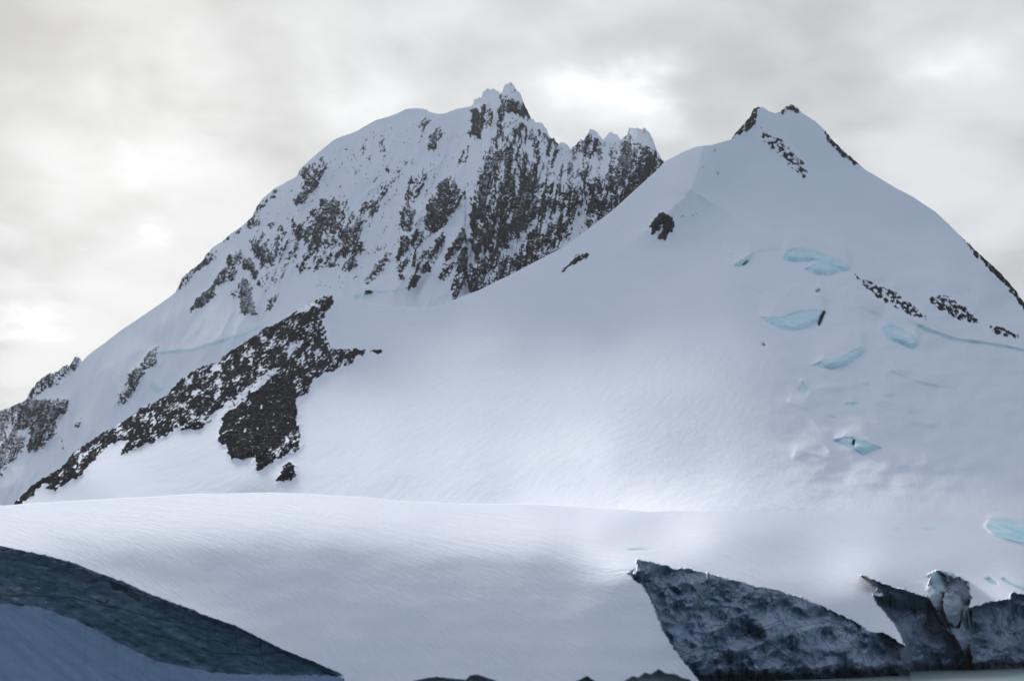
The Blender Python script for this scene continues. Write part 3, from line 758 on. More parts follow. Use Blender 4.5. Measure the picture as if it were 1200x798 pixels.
ICE_WALLS = [  # outline, reach of the swell above, label
    ([(860, 311), (868, 306), (878, 299), (885, 295), (881, 305), (872, 312), (864, 314)], 12, 'small blue ice notch, uppermost beside the smooth snow nose'),
    ([(918, 303), (922, 294), (935, 291), (955, 293), (975, 301), (994, 309), (997, 318), (985, 318), (965, 312), (950, 308), (935, 309), (922, 307)], 18, 'long pale blue ice wall at the top of the broken glacier'),
    ([(942, 316), (955, 310), (966, 311), (984, 319), (975, 323), (955, 323)], 6, 'short pale ice step directly under the uppermost long ice wall'),
    ([(889, 371), (900, 372), (915, 372), (935, 365), (955, 363), (968, 364), (963, 378), (945, 385), (930, 389), (915, 387), (902, 380)], 26, 'crescent of turquoise ice with a dark slot at one end'),
    ([(950, 429), (965, 422), (985, 420), (1000, 411), (1010, 406), (1013, 414), (1003, 422), (990, 430), (975, 433), (960, 431)], 24, 'curved blue ice wall under a peaked snow block'),
    ([(1033, 384), (1045, 381), (1060, 387), (1072, 394), (1076, 405), (1070, 411), (1055, 403), (1040, 398)], 14, 'blocky blue ice face below the broken band of rocks'),
    ([(935, 456), (941, 447), (947, 455), (946, 462), (938, 460)], 10, 'tiny blue ice nick alone on the glacier'),
    ([(975, 517), (985, 513), (1000, 512), (1018, 519), (1034, 525), (1020, 530), (1010, 533), (1000, 527), (985, 520)], 14, 'low lens of blue ice with a small dark slit, lowest on the slope'),
    ([(988, 475), (995, 471), (1006, 472), (1001, 476)], 8, 'faint pale ice lip on the open slope above the lowest blue lens'),
    ([(1066, 376), (1090, 386), (1120, 396.5), (1150, 400), (1180, 405), (1230, 415), (1230, 420), (1180, 408.5), (1150, 403.5), (1120, 401), (1090, 391), (1074, 384)], 14, 'long thin blue crack where the glacier pulls from the rock-strewn face'),
]
SLOTS = [[(958, 381), (960.5, 371), (965, 364.5), (967, 366), (964, 373), (960.5, 382)], [(869, 311), (873, 307), (877, 304.5), (875, 308), (872, 311)], [(998, 520), (1000, 515), (1002, 516), (1001, 523)], [(955, 341), (961, 338), (962, 341), (957, 344)], [(892, 403), (896, 403), (899, 406), (895, 406)]]

rockmap = new_map()
idmap = new_map(int)
paint(rockmap, SPUR, .83); paint(idmap, [(p[0], p[1]) for p in SPUR], 1)
paint(rockmap, [(256, 517), (258, 500), (262, 487), (266, 476), (285, 462), (310, 450), (345, 440), (347, 466), (346, 490), (340, 500), (325, 525), (312, 545), (300, 553), (302, 535), (284, 537), (272, 538), (268, 522)], 1.0, 'set')
for p, v in (([(322, 429), (327, 434), (300, 457), (278, 475), (262, 486), (240, 497), (238, 493), (258, 477), (276, 464), (298, 446)], .30), ([(345, 366), (360, 359), (372, 351), (377, 349), (372, 357), (360, 363), (345, 368)], .1), ([(245, 430), (256, 427), (258, 434), (246, 436)], .3),
             ([(340, 402), (352, 392), (357, 402), (345, 412), (336, 420)], .35), ([(304, 398), (318, 386), (318, 392), (308, 404)], .4), ([(290, 412), (298, 402), (300, 408), (293, 418)], .4), ([(330, 512), (350, 505), (348, 512), (333, 519)], .55),
             ([(386, 360), (376, 372), (378, 380), (384, 400), (392, 408), (380, 404), (372, 384), (372, 368)], .55), ([(150, 486), (165, 477), (175, 474), (160, 487)], .6)):
    paint(rockmap, p, v, 'set')
oid = 2
for d, p, lbl in OUTCROPS:
    paint(rockmap, p, d)
    c = np.mean(np.array(p), 0)
    paint(idmap, [tuple(c + (np.array(q) - c) * 1.25) for q in p], oid, 'set')
    oid += 1
iceid = new_map(int)
for i, (p, r, lbl) in enumerate(ICE_WALLS):
    c = np.mean(np.array(p), 0)
    paint(iceid, [tuple(c + (np.array(q) - c) * 1.15 + np.array([0, 0])) for q in p], i + 1, 'set')
for i, (p, r, lbl) in enumerate(ICE_WALLS):
    paint(iceid, p, i + 1, 'set')
slotmap = new_map()
for p, v in zip(SLOTS, (1.0, .75, .8, .6, .5)):
    paint(slotmap, p, v)
slot_soft = blur(slotmap, 0.5)
rock_soft, rock_wide, rock_broad = blur(rockmap, 0.6), blur(rockmap, 3.0), blur(rockmap, 8)
FOLDS = [([(850, 296), (872, 292), (900, 290), (925, 288), (925, 292), (900, 294), (872, 297), (852, 300)], 14), ([(868, 330), (890, 338), (910, 346), (940, 350), (940, 354), (908, 351), (888, 343), (868, 333)], 14),
         ([(968, 386), (985, 392), (1000, 398), (1014, 408), (1012, 412), (998, 404), (984, 398), (968, 390)], 12), ([(1000, 352), (1030, 362), (1060, 378), (1064, 385), (1058, 384), (1030, 369), (1000, 357)], 14),
         ([(925, 470), (960, 480), (985, 486), (1030, 496), (1028, 500), (984, 491), (958, 485), (925, 474)], 12), ([(930, 535), (945, 528), (962, 530), (975, 536), (972, 540), (960, 535), (945, 533), (932, 539)], 10),
         ([(1040, 430), (1080, 445), (1120, 452), (1119, 456), (1080, 450), (1040, 434)], 12), ([(905, 318), (925, 322), (955, 330), (955, 334), (925, 326), (905, 322)], 10), ([(1010, 445), (1030, 452), (1045, 462), (1042, 466), (1028, 457), (1010, 449)], 8)]
d_fold, _ = serac_delta(rm_, FOLDS, 0.5)
d_fold = np.maximum(d_fold, -9.0) * 0.8
d_mid, ice_mid = serac_delta(rm_, ICE_WALLS, 0.05)
d_mid = np.maximum(d_mid, -32.0)
d_mid[(np.abs(RY0 + np.arange(RH) / RS - 440) < 24)[:, None] & (np.abs(RX0 + np.arange(RW) / RS - 941) < 9)[None]] *= 0.25
d_mid = np.minimum(d_mid, d_fold)


def line_dist(line, x, y):
    d = np.full(x.shape, 1e9)
    for (ax, ay), (bx, by) in zip(line[:-1], line[1:]):
        vx, vy = bx - ax, by - ay
        t = np.clip(((x - ax) * vx + (y - ay) * vy) / (vx * vx + vy * vy), 0, 1)
        d = np.minimum(d, np.hypot(x - ax - t * vx, y - ay - t * vy))
    return d


def slope_base(px, py):
    d = rm_(px, py)
    d = d - 16 * np.exp(-(line_dist([(872, 330), (884, 400), (894, 470), (905, 700)], px, py) / 85) ** 2)
    return d - 4 * fbm(px / 130, py / 80, 2, 141) * (1 - 0.6 * sstep(py, 540, 610))


def jag_mid(xs, top):
    r = sstep(xs, 10, 25) - sstep(xs, 388, 392)
    r2 = (sstep(xs, 856, 862) - sstep(xs, 884, 892)) + (sstep(xs, 912, 918) - sstep(xs, 934, 940)) + (sstep(xs, 960, 968) - sstep(xs, 1004, 1010)) + (sstep(xs, 1122, 1132) - sstep(xs, 1240, 1260))
    return fbm(xs / 4.0, xs * 0 + 1.3, 3, 15) * (1.7 * r + 0.9 * r2) + fbm(xs / 60.0, xs * 0 + 8, 2, 16) * 0.8


CREST_DOME = [(-220, 612), (-150, 604), (-60, 597), (0, 592), (60, 588), (150, 583), (230, 578.5), (300, 577), (360, 578), (420, 582), (480, 587), (540, 590), (600, 590), (660, 592), (700, 595), (760, 599), (820, 597), (900, 590), (1420, 590)]
xs_mid = np.concatenate([np.arange(-200, -10, 4.0), np.arange(-10, 1212, 1.0), np.arange(1212, 1420, 4.0)])
low_mid = [(-220, 690), (0, 625), (300, 606), (600, 618), (800, 622), (1420, 622)]
S = Sheet(CREST_MID, low_mid, xs_mid, 430, jag_mid, 1.12)
px, py = S.px, S.py
D = slope_base(px, py) + samp(d_mid, px, py) + 8 * samp(ice_mid, px, py)
wx, wy = px + 2.2 * fbm(px / 8, py / 8, 3, 411), py + 2.2 * fbm(px / 8, py / 8, 3, 413)
rs, rw, rb = samp(rock_soft, wx, wy), samp(rock_wide, wx, wy), samp(rock_broad, px, py)
diag = px * 0.75 + py * 0.66
D = D - (14 * rw + 10 * rb) * np.where(px > 500, 0.4, 1.0)
D = D - 8 * ridged(diag / 22, (py - px) / 90, 4, 101) * sstep(rb, 0.05, 0.6)
D = D - 5 * fbm(px / 6, py / 8, 4, 111) * sstep(rw, 0.1, 0.7)
D = D - 2.6 * fbm(px / 2.4, py / 2.6, 2, 121) * sstep(rs, 0.2, 0.7)
D = D + 30 * samp(slot_soft, px, py)

wob = 2.5 * fbm(px / 14, py / 14, 2, 421)
D = D - np.maximum.reduce([78 * np.exp(-line_dist([(826, 150), (824, 172), (820, 196), (810, 222)], px, py) / 30), 60 * np.exp(-line_dist([(810, 222), (794, 240), (765, 266), (720, 300)], px + wob, py) / 26) * sstep(px, 690, 810),
                           62 * np.exp(-line_dist([(812, 224), (845, 243), (880, 266), (930, 289), (985, 313)], px + wob, py) / 20) * (1 - 0.65 * sstep(px, 815, 900))])
D = D - 10 * np.exp(-line_dist([(900, 170), (940, 225), (975, 275), (1000, 300)], px + wob, py) / 30)
broken = sstep(px, 880, 980) * sstep(py, 285, 330) * (1 - sstep(py, 540, 600))
D = D - 12 * fbm(px / 46, py / 26, 2, 131) * broken - 9 * ridged((px + .3 * py) / 75, (py - .25 * px) / 34, 2, 133) * broken * (1 - sstep(px, 1080, 1180)) - 1.2 * fbm((px + py) / 16, (py - .3 * px) / 7, 3, 137) * broken
D = D - 0.5 * fbm(px / 22, py / 14, 3, 151)
merge = sstep(px, 780, 880)
D = D + 10 * merge * sstep(py, 592, 622)
k = unit(fbm(diag / 10.0, (py - px * .6) / 18, 3, 161, 0.6)) * 0.8 + unit(fbm(px / 3.8, (py + px * 0.6) / 2.6, 2, 167)) * 0.62 + unit(vnoise(px / 1.6, py / 1.5, 171)) * 0.22
up = steepness(px, py, D)
k = unit(k) + 0.7 * np.clip((up - 0.72) / 0.2, -2, 2)
kb = unit(fbm(px / 5.5, py / 4.6, 3, 163, 0.6))
k = np.where(px > 850, kb, unit(k))
cover = np.interp(rs, PB_D, PB_V) - k
rock_v = sstep(cover, -0.7, 0.7)
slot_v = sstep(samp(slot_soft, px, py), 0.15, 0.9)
ice_v = samp(ice_mid, px, py)
fade = 0.76 + 0.45 * fbm(px / 18, py / 9, 3, 181)
ice_v = np.clip(ice_v * fade, 0, 1)
zero = np.zeros_like(rock_v)
S.build(D, back=(6, 15, 40, 90, 200, 420))
attrs = {'rock': S.full(rock_v), 'ice': S.full(ice_v), 'cliff': S.full(zero), 'dark': S.full(slot_v)}
fr = S.face_mean(rock_v) > 0.45
fs = S.face_mean(slot_v) > 0.5
fi = S.face_mean(samp(ice_mid, px, py)) > 0.4
rid = samp_id(idmap, S.fpx, S.fpy)
iid = samp_id(iceid, S.fpx, S.fpy)
code = np.where(fr & (rid > 0), rid, 0)
code = np.where((code == 0) & fi & (iid > 0), 100 + iid, code)
code = np.where(fs & (iid > 0), 200 + iid, code)
# the spur is made of buttresses parted along its gullies
reg = [('summit_block', [(340, 375), (395, 340), (395, 368), (372, 372), (350, 380)]), ('buttress', [(256, 560), (250, 485), (268, 474), (300, 452), (350, 438), (366, 450), (356, 560)]),
       ('side_rib', [(350, 445), (345, 425), (372, 388), (440, 402), (440, 435), (385, 446)]), ('lower_rib', [(0, 600), (0, 570), (135, 490), (160, 515), (150, 540), (60, 600)]), ('long_rib', [(120, 560), (120, 480), (240, 420), (262, 440), (262, 500), (150, 540)])]
spur = code == 1
for q, (nm, poly) in enumerate(reg):
    m = spur & inside(poly, S.fpx + 4 * fbm(S.fpx / 12, S.fpy / 12, 2, 191), S.fpy + 4 * fbm(S.fpx / 12, S.fpy / 12, 2, 193)) & (code == 1)
    code[m] = 300 + q
fc = S.front_ids(code)
peak = mesh_obj('snow_mountain', S.V, S.faces[fc == 0], attrs, MAT_MID)
tags(peak, 'smooth white pyramid peak with a broad saddle and wide snow slopes', kind='structure')
o = mesh_obj('rock_spur', S.V, S.faces[fc == 1], attrs, MAT_MID)
tags(o, 'long dark rock spur slanting down from the saddle through the snow', 'rock ridge')
for q, (nm, poly) in enumerate(reg):
    sel = fc == 300 + q
    if sel.any():
        mesh_obj(nm, S.V, S.faces[sel], attrs, MAT_MID, o)
for i, (d, p, lbl) in enumerate(OUTCROPS):
    sel = fc == 2 + i
    if sel.any():
        tags(mesh_obj('rock_outcrop', S.V, S.faces[sel], attrs, MAT_MID), lbl, 'rock outcrop', 'rock outcrops on the white peak')
for i, (p, r, lbl) in enumerate(ICE_WALLS):
    sel = fc == 101 + i
    if sel.any():
        w = mesh_obj('ice_wall', S.V, S.faces[sel], attrs, MAT_MID)
        tags(w, lbl, 'ice wall', 'blue ice walls on the white peak')
        sel = fc == 201 + i
        if sel.any():
            mesh_obj('crevasse', S.V, S.faces[sel], attrs, MAT_MID, w)

# ------------------------------------------------------------------ the near ice dome with its cliffs
LIP_L = [(-220, 600), (-60, 630), (0, 639), (24, 644.5), (56, 651), (89, 660), (118, 672), (143, 681), (178, 697), (223, 713), (236, 719), (274, 732), (304, 747), (330, 760), (366, 774), (402, 790.5)]
FOOT_L = [(-220, 690), (-60, 703), (0, 707), (45, 711), (74, 721), (111, 736), (145, 756), (178, 772), (214, 781), (240, 786), (280, 790), (340, 791), (402, 791)]
W1, W2 = np.array([72.0, 458.0]), np.array([225.0, 618.0])


def cliff_plane(px, py, off=0.0, lean=30.0):
    """distance at which the sight line meets the leaning plane of the tide-water front"""
    d = (W2 - W1) / np.linalg.norm(W2 - W1)
    n = np.array([-d[1], d[0]])                    # points away from the sea
    if n[1] < 0:
        n = -n
    x, y, z = ray(px, py)
    x, z = x / y, z / y
    t = math.tan(math.radians(lean))
    # n.(P - W1) = off + t * height
    num = n @ W1 + off + t * CAM[2]
    return num / (n[0] * x + n[1] - t * z)


def dome_profile(crest, ease=0.0):
    """distance down a section of the dome whose slope steepens evenly from its crest to the shore"""
    ys = np.arange(806.0, crest, -1.0)
    d = 400.0
    out = []
    for y in ys:
        out.append((y, d))
        x_, y_, z_ = ray(600.0, y); x2, y2, z2 = ray(600.0, y - 1.0)
        t, t2 = z_ / y_, z2 / y2
        b = math.radians(np.interp(y - crest, [0, 10, 22, 36, 52, 70, 95, 130, 230], np.array([8.0, 9.0, 11.0, 14.0, 17.5, 21, 24.5, 28, 33]) - ease * np.array([1.4, 1.8, 2.6, 3.6, 4, 3, 1.5, 0, 0])))
        d += d * (t2 - t) / max(math.tan(b) - t, 0.03)
    return np.array(out)[::-1]


DOME_PTS = [(-200, 608, 640), (-200, 602, 600), (-60, 632, 508), (735, 700, 446), (750, 730, 432), (775, 770, 420), (805, 797, 414), (400, 830, 394), (600, 830, 392), (800, 830, 402), ]
for cx_ in (0, 80, 160, 240, 320, 400, 480, 560, 640, 700):
    cr = float(np.interp(cx_, *zip(*CREST_DOME)))
    pf = dome_profile(cr, float(np.clip((cx_ - 460) / 240, 0, 1)))
    for dy in (0.5, 8, 18, 30, 45, 62, 85, 120, 165, 210):
        yy = cr + dy
        if cx_ < 402 and yy > np.interp(cx_, *zip(*LIP_L)) + 12:
            continue
        DOME_PTS.append((cx_, yy, float(np.interp(yy, pf[:, 0], pf[:, 1]))))
for p in ((746, 656), (797, 666), (848, 677), (898, 688), (960, 708), (1006, 731)):
    DOME_PTS.append(p + (float(cliff_plane(*p)),))
for p in ((1030, 681), (1084, 699), (1150, 704), (1200, 700), (1300, 712)):
    DOME_PTS.append(p + (float(cliff_plane(*p)) + 30.0,))
DOME_PTS += [q for q in RIGHT_SLOPE if q[1] > 580]
rd_ = RBF(DOME_PTS, 0.6, 0.012)

CLIFFS = [   # outline, offset behind the front, label, parts
    ([(746, 655), (758, 657), (769, 659.5), (782, 663), (794, 668), (797, 664.5), (812, 667), (830, 671.5), (848, 677), (866, 681), (886, 688), (898, 688), (912, 691), (926, 696), (944, 702), (960, 708.5), (978, 718), (996, 726), (1006, 731), (1020, 740), (1036, 742),
      (1050, 750), (1061, 758), (1064, 768), (1066, 835), (840, 840), (826, 805), (819, 797), (804, 778), (788, 758), (778, 740), (770, 720), (761, 698), (753, 686), (742, 678), (735, 670), (742, 668), (746, 664)], 0.0,
     'wide dark ice cliff cut like a wedge into the edge of the snow dome'),
    ([(1008, 671), (1018, 677), (1030, 681), (1048, 688), (1062, 691), (1084, 699), (1090, 700), (1098, 712), (1106, 735), (1120, 745), (1128, 760), (1140, 782), (1146, 835), (1066, 835), (1065, 780), (1063, 768), (1061, 757), (1052, 736), (1040, 722), (1036, 716), (1028, 708), (1022, 696), (1030, 698), (1036, 699), (1026, 687)], 26.0,
     'grey ice cliff between the overhanging snow nose and the broken ice pillar'),
    ([(1132, 714), (1144, 710), (1162, 704), (1182, 702), (1186, 694), (1200, 696), (1230, 704), (1420, 725), (1420, 850), (1146, 835), (1140, 782), (1136, 760), (1133, 735)], 12.0,
     'darkest blue ice cliff under the small bright snow shelf by the water'),
]
BROKEN = [  # pieces of the broken ice between the cliffs: outline, offset, tone (cliff, ice), name, label
    ([(1088, 672), (1093, 669), (1100, 668), (1108, 675), (1112, 682), (1108, 690), (1104, 697), (1098, 692), (1092, 682)], 40.0, (0.35, 0.9), 'ice_notch', 'bright blue ice notch behind the broken ice pillar'),
    ([(1084, 690), (1092, 686), (1098, 692), (1104, 698), (1104, 716), (1098, 716), (1090, 704)], 18.0, (0.55, 0.2), 'ice_pillar', 'pale leaning ice pillar beside the grey cliff'),
    ([(1112, 682), (1120, 677), (1132, 682), (1136, 692), (1135, 710), (1126, 704), (1110, 692)], 30.0, (0.85, 0.1), 'ice_wall', 'short grey ice wall behind the rounded ice block'),
    ([(1105, 712), (1104, 702), (1108, 695), (1116, 694), (1126, 702), (1128, 712), (1126, 726), (1122, 734), (1110, 730)], 2.0, (0.75, 0.15), 'ice_block', 'rounded leaning ice block with a snowy cap between the two cliffs'),
    ([(1104, 732), (1112, 730), (1124, 736), (1132, 714), (1136, 735), (1138, 762), (1140, 783), (1130, 765), (1120, 748)], 10.0, (0.9, 0.1), 'ice_rib', 'narrow slanting ice rib running down to the dark cliff'),
]
CRACKS = [[(1154, 678), (1160, 676), (1168, 681), (1170, 685), (1162, 684)], [(1173, 677), (1178, 677), (1190, 684), (1210, 692), (1206, 695), (1190, 688), (1178, 682)], [(733, 644), (742, 642.5), (752, 642), (768, 644), (752, 644.5), (746, 645.5), (740, 645)], [(1106, 669), (1116, 671), (1128, 678), (1120, 677)],
          [(484, 799), (500, 795.5), (512, 794), (530, 796), (546, 797.5), (552, 792), (560, 791.5), (570, 795), (580, 798), (594, 806), (594, 840), (480, 840)], [(672, 801), (682, 796), (688, 793), (694, 797), (704, 803), (704, 840), (668, 840)],
          [(733, 798), (742, 793), (748, 795), (756, 789), (763, 791), (772, 785), (780, 790), (792, 791), (798, 795), (808, 797), (812, 803), (812, 840), (730, 840)]]
LENS = [([(1156, 607), (1175, 607.5), (1200, 611), (1240, 614), (1240, 618), (1200, 616), (1172, 612)], 3, 'thin blue ice sliver above the larger ice lens at the glacier foot'),
        ([(1155, 617), (1163, 613), (1180, 614), (1200, 619), (1240, 622), (1240, 642), (1200, 637), (1180, 633), (1165, 627)], 3, 'broad pale blue ice lens at the glacier foot'),
        ([(1042, 620), (1050, 617.5), (1056, 619), (1052, 622)], 2, 'tiny blue nick alone above the grey cliff'), ([(1080, 618), (1095, 617), (1098, 620), (1084, 621)], 2, 'faint blue line beside the larger ice lens')]

xs_d = np.concatenate([np.arange(-200, -10, 3.0), np.arange(-10, 1212, 0.9), np.arange(1212, 1420, 3.0)])
S = Sheet(CREST_DOME, [(-220, 836), (1420, 836)], xs_d, 285, lambda xs, t: fbm(xs / 50, xs * 0 + 4, 2, 205) * 0.7, 1.0)
px, py = S.px, S.py
D = rd_(px, py)
# where the dome passes into the slope behind, both follow the same surface and cross at a flat angle
w = sstep(px, 690, 840) * (1 - sstep(py, 612, 668))
D = D * (1 - w) + slope_base(px, py) * w
D = D + 5 * sstep(px, 780, 880) * (1 - sstep(py, 588, 608))
D = D - 1.2 * fbm(px / 110, py / 45, 2, 211) - 0.07 * fbm((px * .8 + py) / 10, (py - px * .35) / 5, 3, 213)

# cliff line on the seaward side
cm = new_map(int)
cl_soft = new_map()
for i, (poly, off, lbl) in enumerate(CLIFFS):
    paint(cm, poly, i + 1, 'set'); paint(cl_soft, poly, 1.0)
RUBBLE = [(1084, 689), (1090, 682), (1088, 672), (1100, 667), (1116, 672), (1135, 681), (1138, 700), (1133, 716), (1136, 740), (1126, 745), (1106, 736), (1098, 716), (1090, 702)]
paint(cm, RUBBLE, 9, 'set')
for i, (poly, off, tone, nm, lbl) in enumerate(BROKEN):
    paint(cm, poly, 10 + i, 'set')
cwx, cwy = px + 1.6 * fbm(px / 6, py / 6, 3, 431), py + 1.3 * fbm(px / 6, py / 6, 3, 433)
cid = samp_id(cm, cwx, cwy)
snowD = D.copy()
along = px
zz = pos(px, py, D)[..., 2]
rel = 6.0 * fbm(px / 38, py / 30, 2, 219) + 4.5 * ridged((px + 0.6 * py) / 60, (py - 0.35 * px) / 46, 3, 221) + 2.0 * fbm(px / 11, py / 26, 3, 231) + 0.35 * fbm(px / 4.5, py / 3.5, 3, 241)
offmap = new_map()
for poly, off, lbl in CLIFFS:
    paint(offmap, poly, off, 'set')
offmap = blur(offmap, 2.0)
basemap = new_map()
for poly, off, lbl in CLIFFS[1:]:
    paint(basemap, poly, 30.0, 'set')
basemap = blur(basemap, 4.0)
first = np.where((cid > 0).any(0), np.argmax(cid > 0, 0), 0)
depth_below = np.maximum(py - py[first, np.arange(py.shape[1])][None], 0)
for i, (poly, off, lbl) in enumerate(CLIFFS):
    m = cid == i + 1
    Dp = cliff_plane(px, py, 0.0, 30.0) + samp(basemap, px, py) + samp(offmap, px, py) * sstep(depth_below, 0, 30) - rel * np.clip(depth_below / 12, 0, 1)
    # undercut at the water line
    zc_ = pos(px, py, Dp)[..., 2]
    Dp = Dp + 7.0 * (1 - sstep(zc_, 0.5, 4.5 + 2.0 * fbm(px / 12, px * 0, 2, 251)))
    D = np.where(m, Dp, D)
D = np.where(cid == 9, cliff_plane(px, py, 0.0, 30.0) + 48 - rel + 3 * fbm(px / 6, py / 6, 3, 243), D)
for i, (poly, off, tone, nm, lbl) in enumerate(BROKEN):
    m = cid == 10 + i
    c = np.mean(np.array(poly), 0)
    rr_ = np.hypot((px - c[0]) / 18, (py - c[1]) / 24)
    D = np.where(m, cliff_plane(px, py, 0.0, 30.0) + 26 + off * 0.6 - 0.5 * rel + 9 * rr_ ** 2, D)
# wall of the western trough
lx, ly = zip(*LIP_L); fx, fy = zip(*FOOT_L)
lip = np.interp(px, lx, ly) + 1.3 * fbm(px / 7, px * 0, 3, 261)
foot = np.interp(px, fx, fy) + 1.6 * fbm(px / 16, px * 0 + 5, 3, 263)
west = (px < 402) & (py > lip)
Dl = rd_(px, np.interp(px, lx, ly))
wall = west & (py <= foot)
relw = 0.5 * ridged((px + py) / 60, (py - 0.42 * px) / 12, 3, 271) + 0.8 * fbm(px / 22, py / 10, 4, 281)
ov = np.minimum((py - lip) * 0.5, 3.0)
Dw = Dl - (py - lip) * 0.16 + ov - relw * np.clip((py - lip) / 6, 0, 1)
Dfoot = Dl - (foot - lip) * 0.16
Ds = Dfoot - (py - foot) * 0.62 - 1.2 * fbm(px / 40, py / 14, 3, 291)
D = np.where(wall, Dw, D)
slope_w = west & (py > foot)
D = np.where(slope_w, Ds, D)
# cracks and the little breaks along the bottom edge, blue lenses
crm = new_map()
for i, p in enumerate(CRACKS):
    paint(crm, p, 1.0)
crs = blur(crm, 0.7)
lens_d, lens_m = serac_delta(lambda x, y: rm_(x, y), [(p, r) for p, r, l in LENS[:2]], 0.4)
tiny = new_map()
for p, r, l in LENS[2:]:
    paint(tiny, p, 1.0)
lens_m = np.maximum(lens_m, blur(tiny, 0.7))
lens_d = np.maximum(lens_d, -6.0)
lid = new_map(int)
for i, (p, r, l) in enumerate(LENS):
    paint(lid, p, i + 1, 'set')
D = D + samp(lens_d, px, py) + np.where(py > 770, 7, 3) * samp(crs, px, py)
cliffmask = new_map()
for poly, off, lbl in CLIFFS:
    paint(cliffmask, poly, 1.0)
paint(cliffmask, RUBBLE, 0.6, 'set')
for poly, off, tone, nm, lbl in BROKEN:
    paint(cliffmask, poly, tone[0], 'set')
icemask = new_map()
for poly, off, tone, nm, lbl in BROKEN:
    paint(icemask, poly, tone[1], 'set')
cliff_v = samp(blur(cliffmask, 0.5), cwx, cwy)
ice_v = np.maximum(samp(blur(icemask, 0.7), cwx, cwy), samp(lens_m, px, py))
cliff_v = np.maximum(cliff_v, sstep(py - lip, -0.6, 0.8) * (1 - sstep(px, 398, 404)) * (1 - sstep(py - foot + 2 * fbm(px / 10, py / 5, 3, 293), -7, 8)))
cliff_v = np.maximum(cliff_v, sstep(samp(crs, px, py), .2, .8) * np.where(py > 770, 0.55, 0.35))
ice_v = np.maximum(ice_v, sstep(samp(crs, px, py), .2, .8) * (py < 770))
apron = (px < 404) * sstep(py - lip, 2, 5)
ice_v = np.maximum(ice_v, 0)
POWDER = [[(755, 688), (768, 692), (782, 705), (805, 716), (835, 716), (872, 720), (850, 732), (838, 742), (826, 760), (812, 776), (796, 762), (784, 744), (774, 720)], [(888, 728), (900, 712), (930, 720), (975, 728), (1000, 742), (1005, 756), (975, 765), (950, 770), (925, 758), (900, 748)],
          [(800, 676), (818, 682), (826, 696), (816, 704), (806, 692)], [(1042, 716), (1070, 720), (1100, 716), (1112, 740), (1100, 760), (1080, 758), (1060, 748)], [(990, 770), (1030, 765), (1050, 778), (1030, 788), (1000, 788)],
          [(940, 776), (980, 772), (985, 790), (940, 794)], [(1150, 730), (1180, 715), (1200, 720), (1200, 745), (1170, 755)]]
pm = new_map()
for p in POWDER:
    paint(pm, p, 1.0)
powder_v = samp(blur(pm, 4), px, py)
powder_v = np.maximum(powder_v, 0.75 * wall * (1 - sstep(py - lip, 3, 8 - px / 120)) * sstep(fbm(px / 8, py / 3, 3, 297), -0.5, 0.4) * (px < 230))
teal_v = (0.42 + 0.58 * sstep(px + 1.0 * (py - 700), 120, 190)) * wall * (0.75 + 0.5 * fbm(px / 14, py / 7, 3, 299))
# dark ice colour in the wave-cut notch, holes and cracks
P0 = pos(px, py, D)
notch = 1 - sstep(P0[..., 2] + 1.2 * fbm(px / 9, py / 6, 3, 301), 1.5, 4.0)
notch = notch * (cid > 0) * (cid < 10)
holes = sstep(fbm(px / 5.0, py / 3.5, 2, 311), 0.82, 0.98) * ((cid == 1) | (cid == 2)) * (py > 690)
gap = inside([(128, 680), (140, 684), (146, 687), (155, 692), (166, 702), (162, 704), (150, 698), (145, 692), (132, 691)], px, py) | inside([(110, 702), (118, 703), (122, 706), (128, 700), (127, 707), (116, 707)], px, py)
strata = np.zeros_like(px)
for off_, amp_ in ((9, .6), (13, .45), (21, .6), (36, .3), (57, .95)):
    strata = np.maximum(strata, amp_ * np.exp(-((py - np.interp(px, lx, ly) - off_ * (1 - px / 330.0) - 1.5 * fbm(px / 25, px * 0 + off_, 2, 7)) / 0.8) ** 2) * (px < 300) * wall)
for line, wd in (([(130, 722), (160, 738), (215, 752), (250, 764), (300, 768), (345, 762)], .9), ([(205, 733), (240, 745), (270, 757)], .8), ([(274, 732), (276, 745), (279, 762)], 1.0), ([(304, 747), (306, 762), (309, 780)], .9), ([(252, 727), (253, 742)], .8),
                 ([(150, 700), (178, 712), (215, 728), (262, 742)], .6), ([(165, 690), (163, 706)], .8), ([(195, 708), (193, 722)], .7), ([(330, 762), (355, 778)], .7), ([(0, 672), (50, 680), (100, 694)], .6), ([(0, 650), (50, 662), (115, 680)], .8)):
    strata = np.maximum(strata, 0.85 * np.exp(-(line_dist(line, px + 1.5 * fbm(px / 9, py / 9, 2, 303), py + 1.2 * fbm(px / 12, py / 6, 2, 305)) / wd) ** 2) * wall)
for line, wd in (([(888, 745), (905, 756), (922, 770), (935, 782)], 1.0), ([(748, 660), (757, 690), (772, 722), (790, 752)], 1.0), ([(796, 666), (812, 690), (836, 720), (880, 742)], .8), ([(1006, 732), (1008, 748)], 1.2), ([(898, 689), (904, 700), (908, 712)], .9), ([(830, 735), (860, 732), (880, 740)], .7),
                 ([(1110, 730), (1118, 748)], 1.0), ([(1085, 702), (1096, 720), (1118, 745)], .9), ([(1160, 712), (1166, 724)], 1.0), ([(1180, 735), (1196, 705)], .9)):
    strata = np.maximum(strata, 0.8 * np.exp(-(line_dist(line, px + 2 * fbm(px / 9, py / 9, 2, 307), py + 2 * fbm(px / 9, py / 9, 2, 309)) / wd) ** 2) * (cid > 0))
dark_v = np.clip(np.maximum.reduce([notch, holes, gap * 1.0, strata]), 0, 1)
S.build(D, back=(12, 30, 70, 140, 260), back_slope=0.12, foot=-8.0)
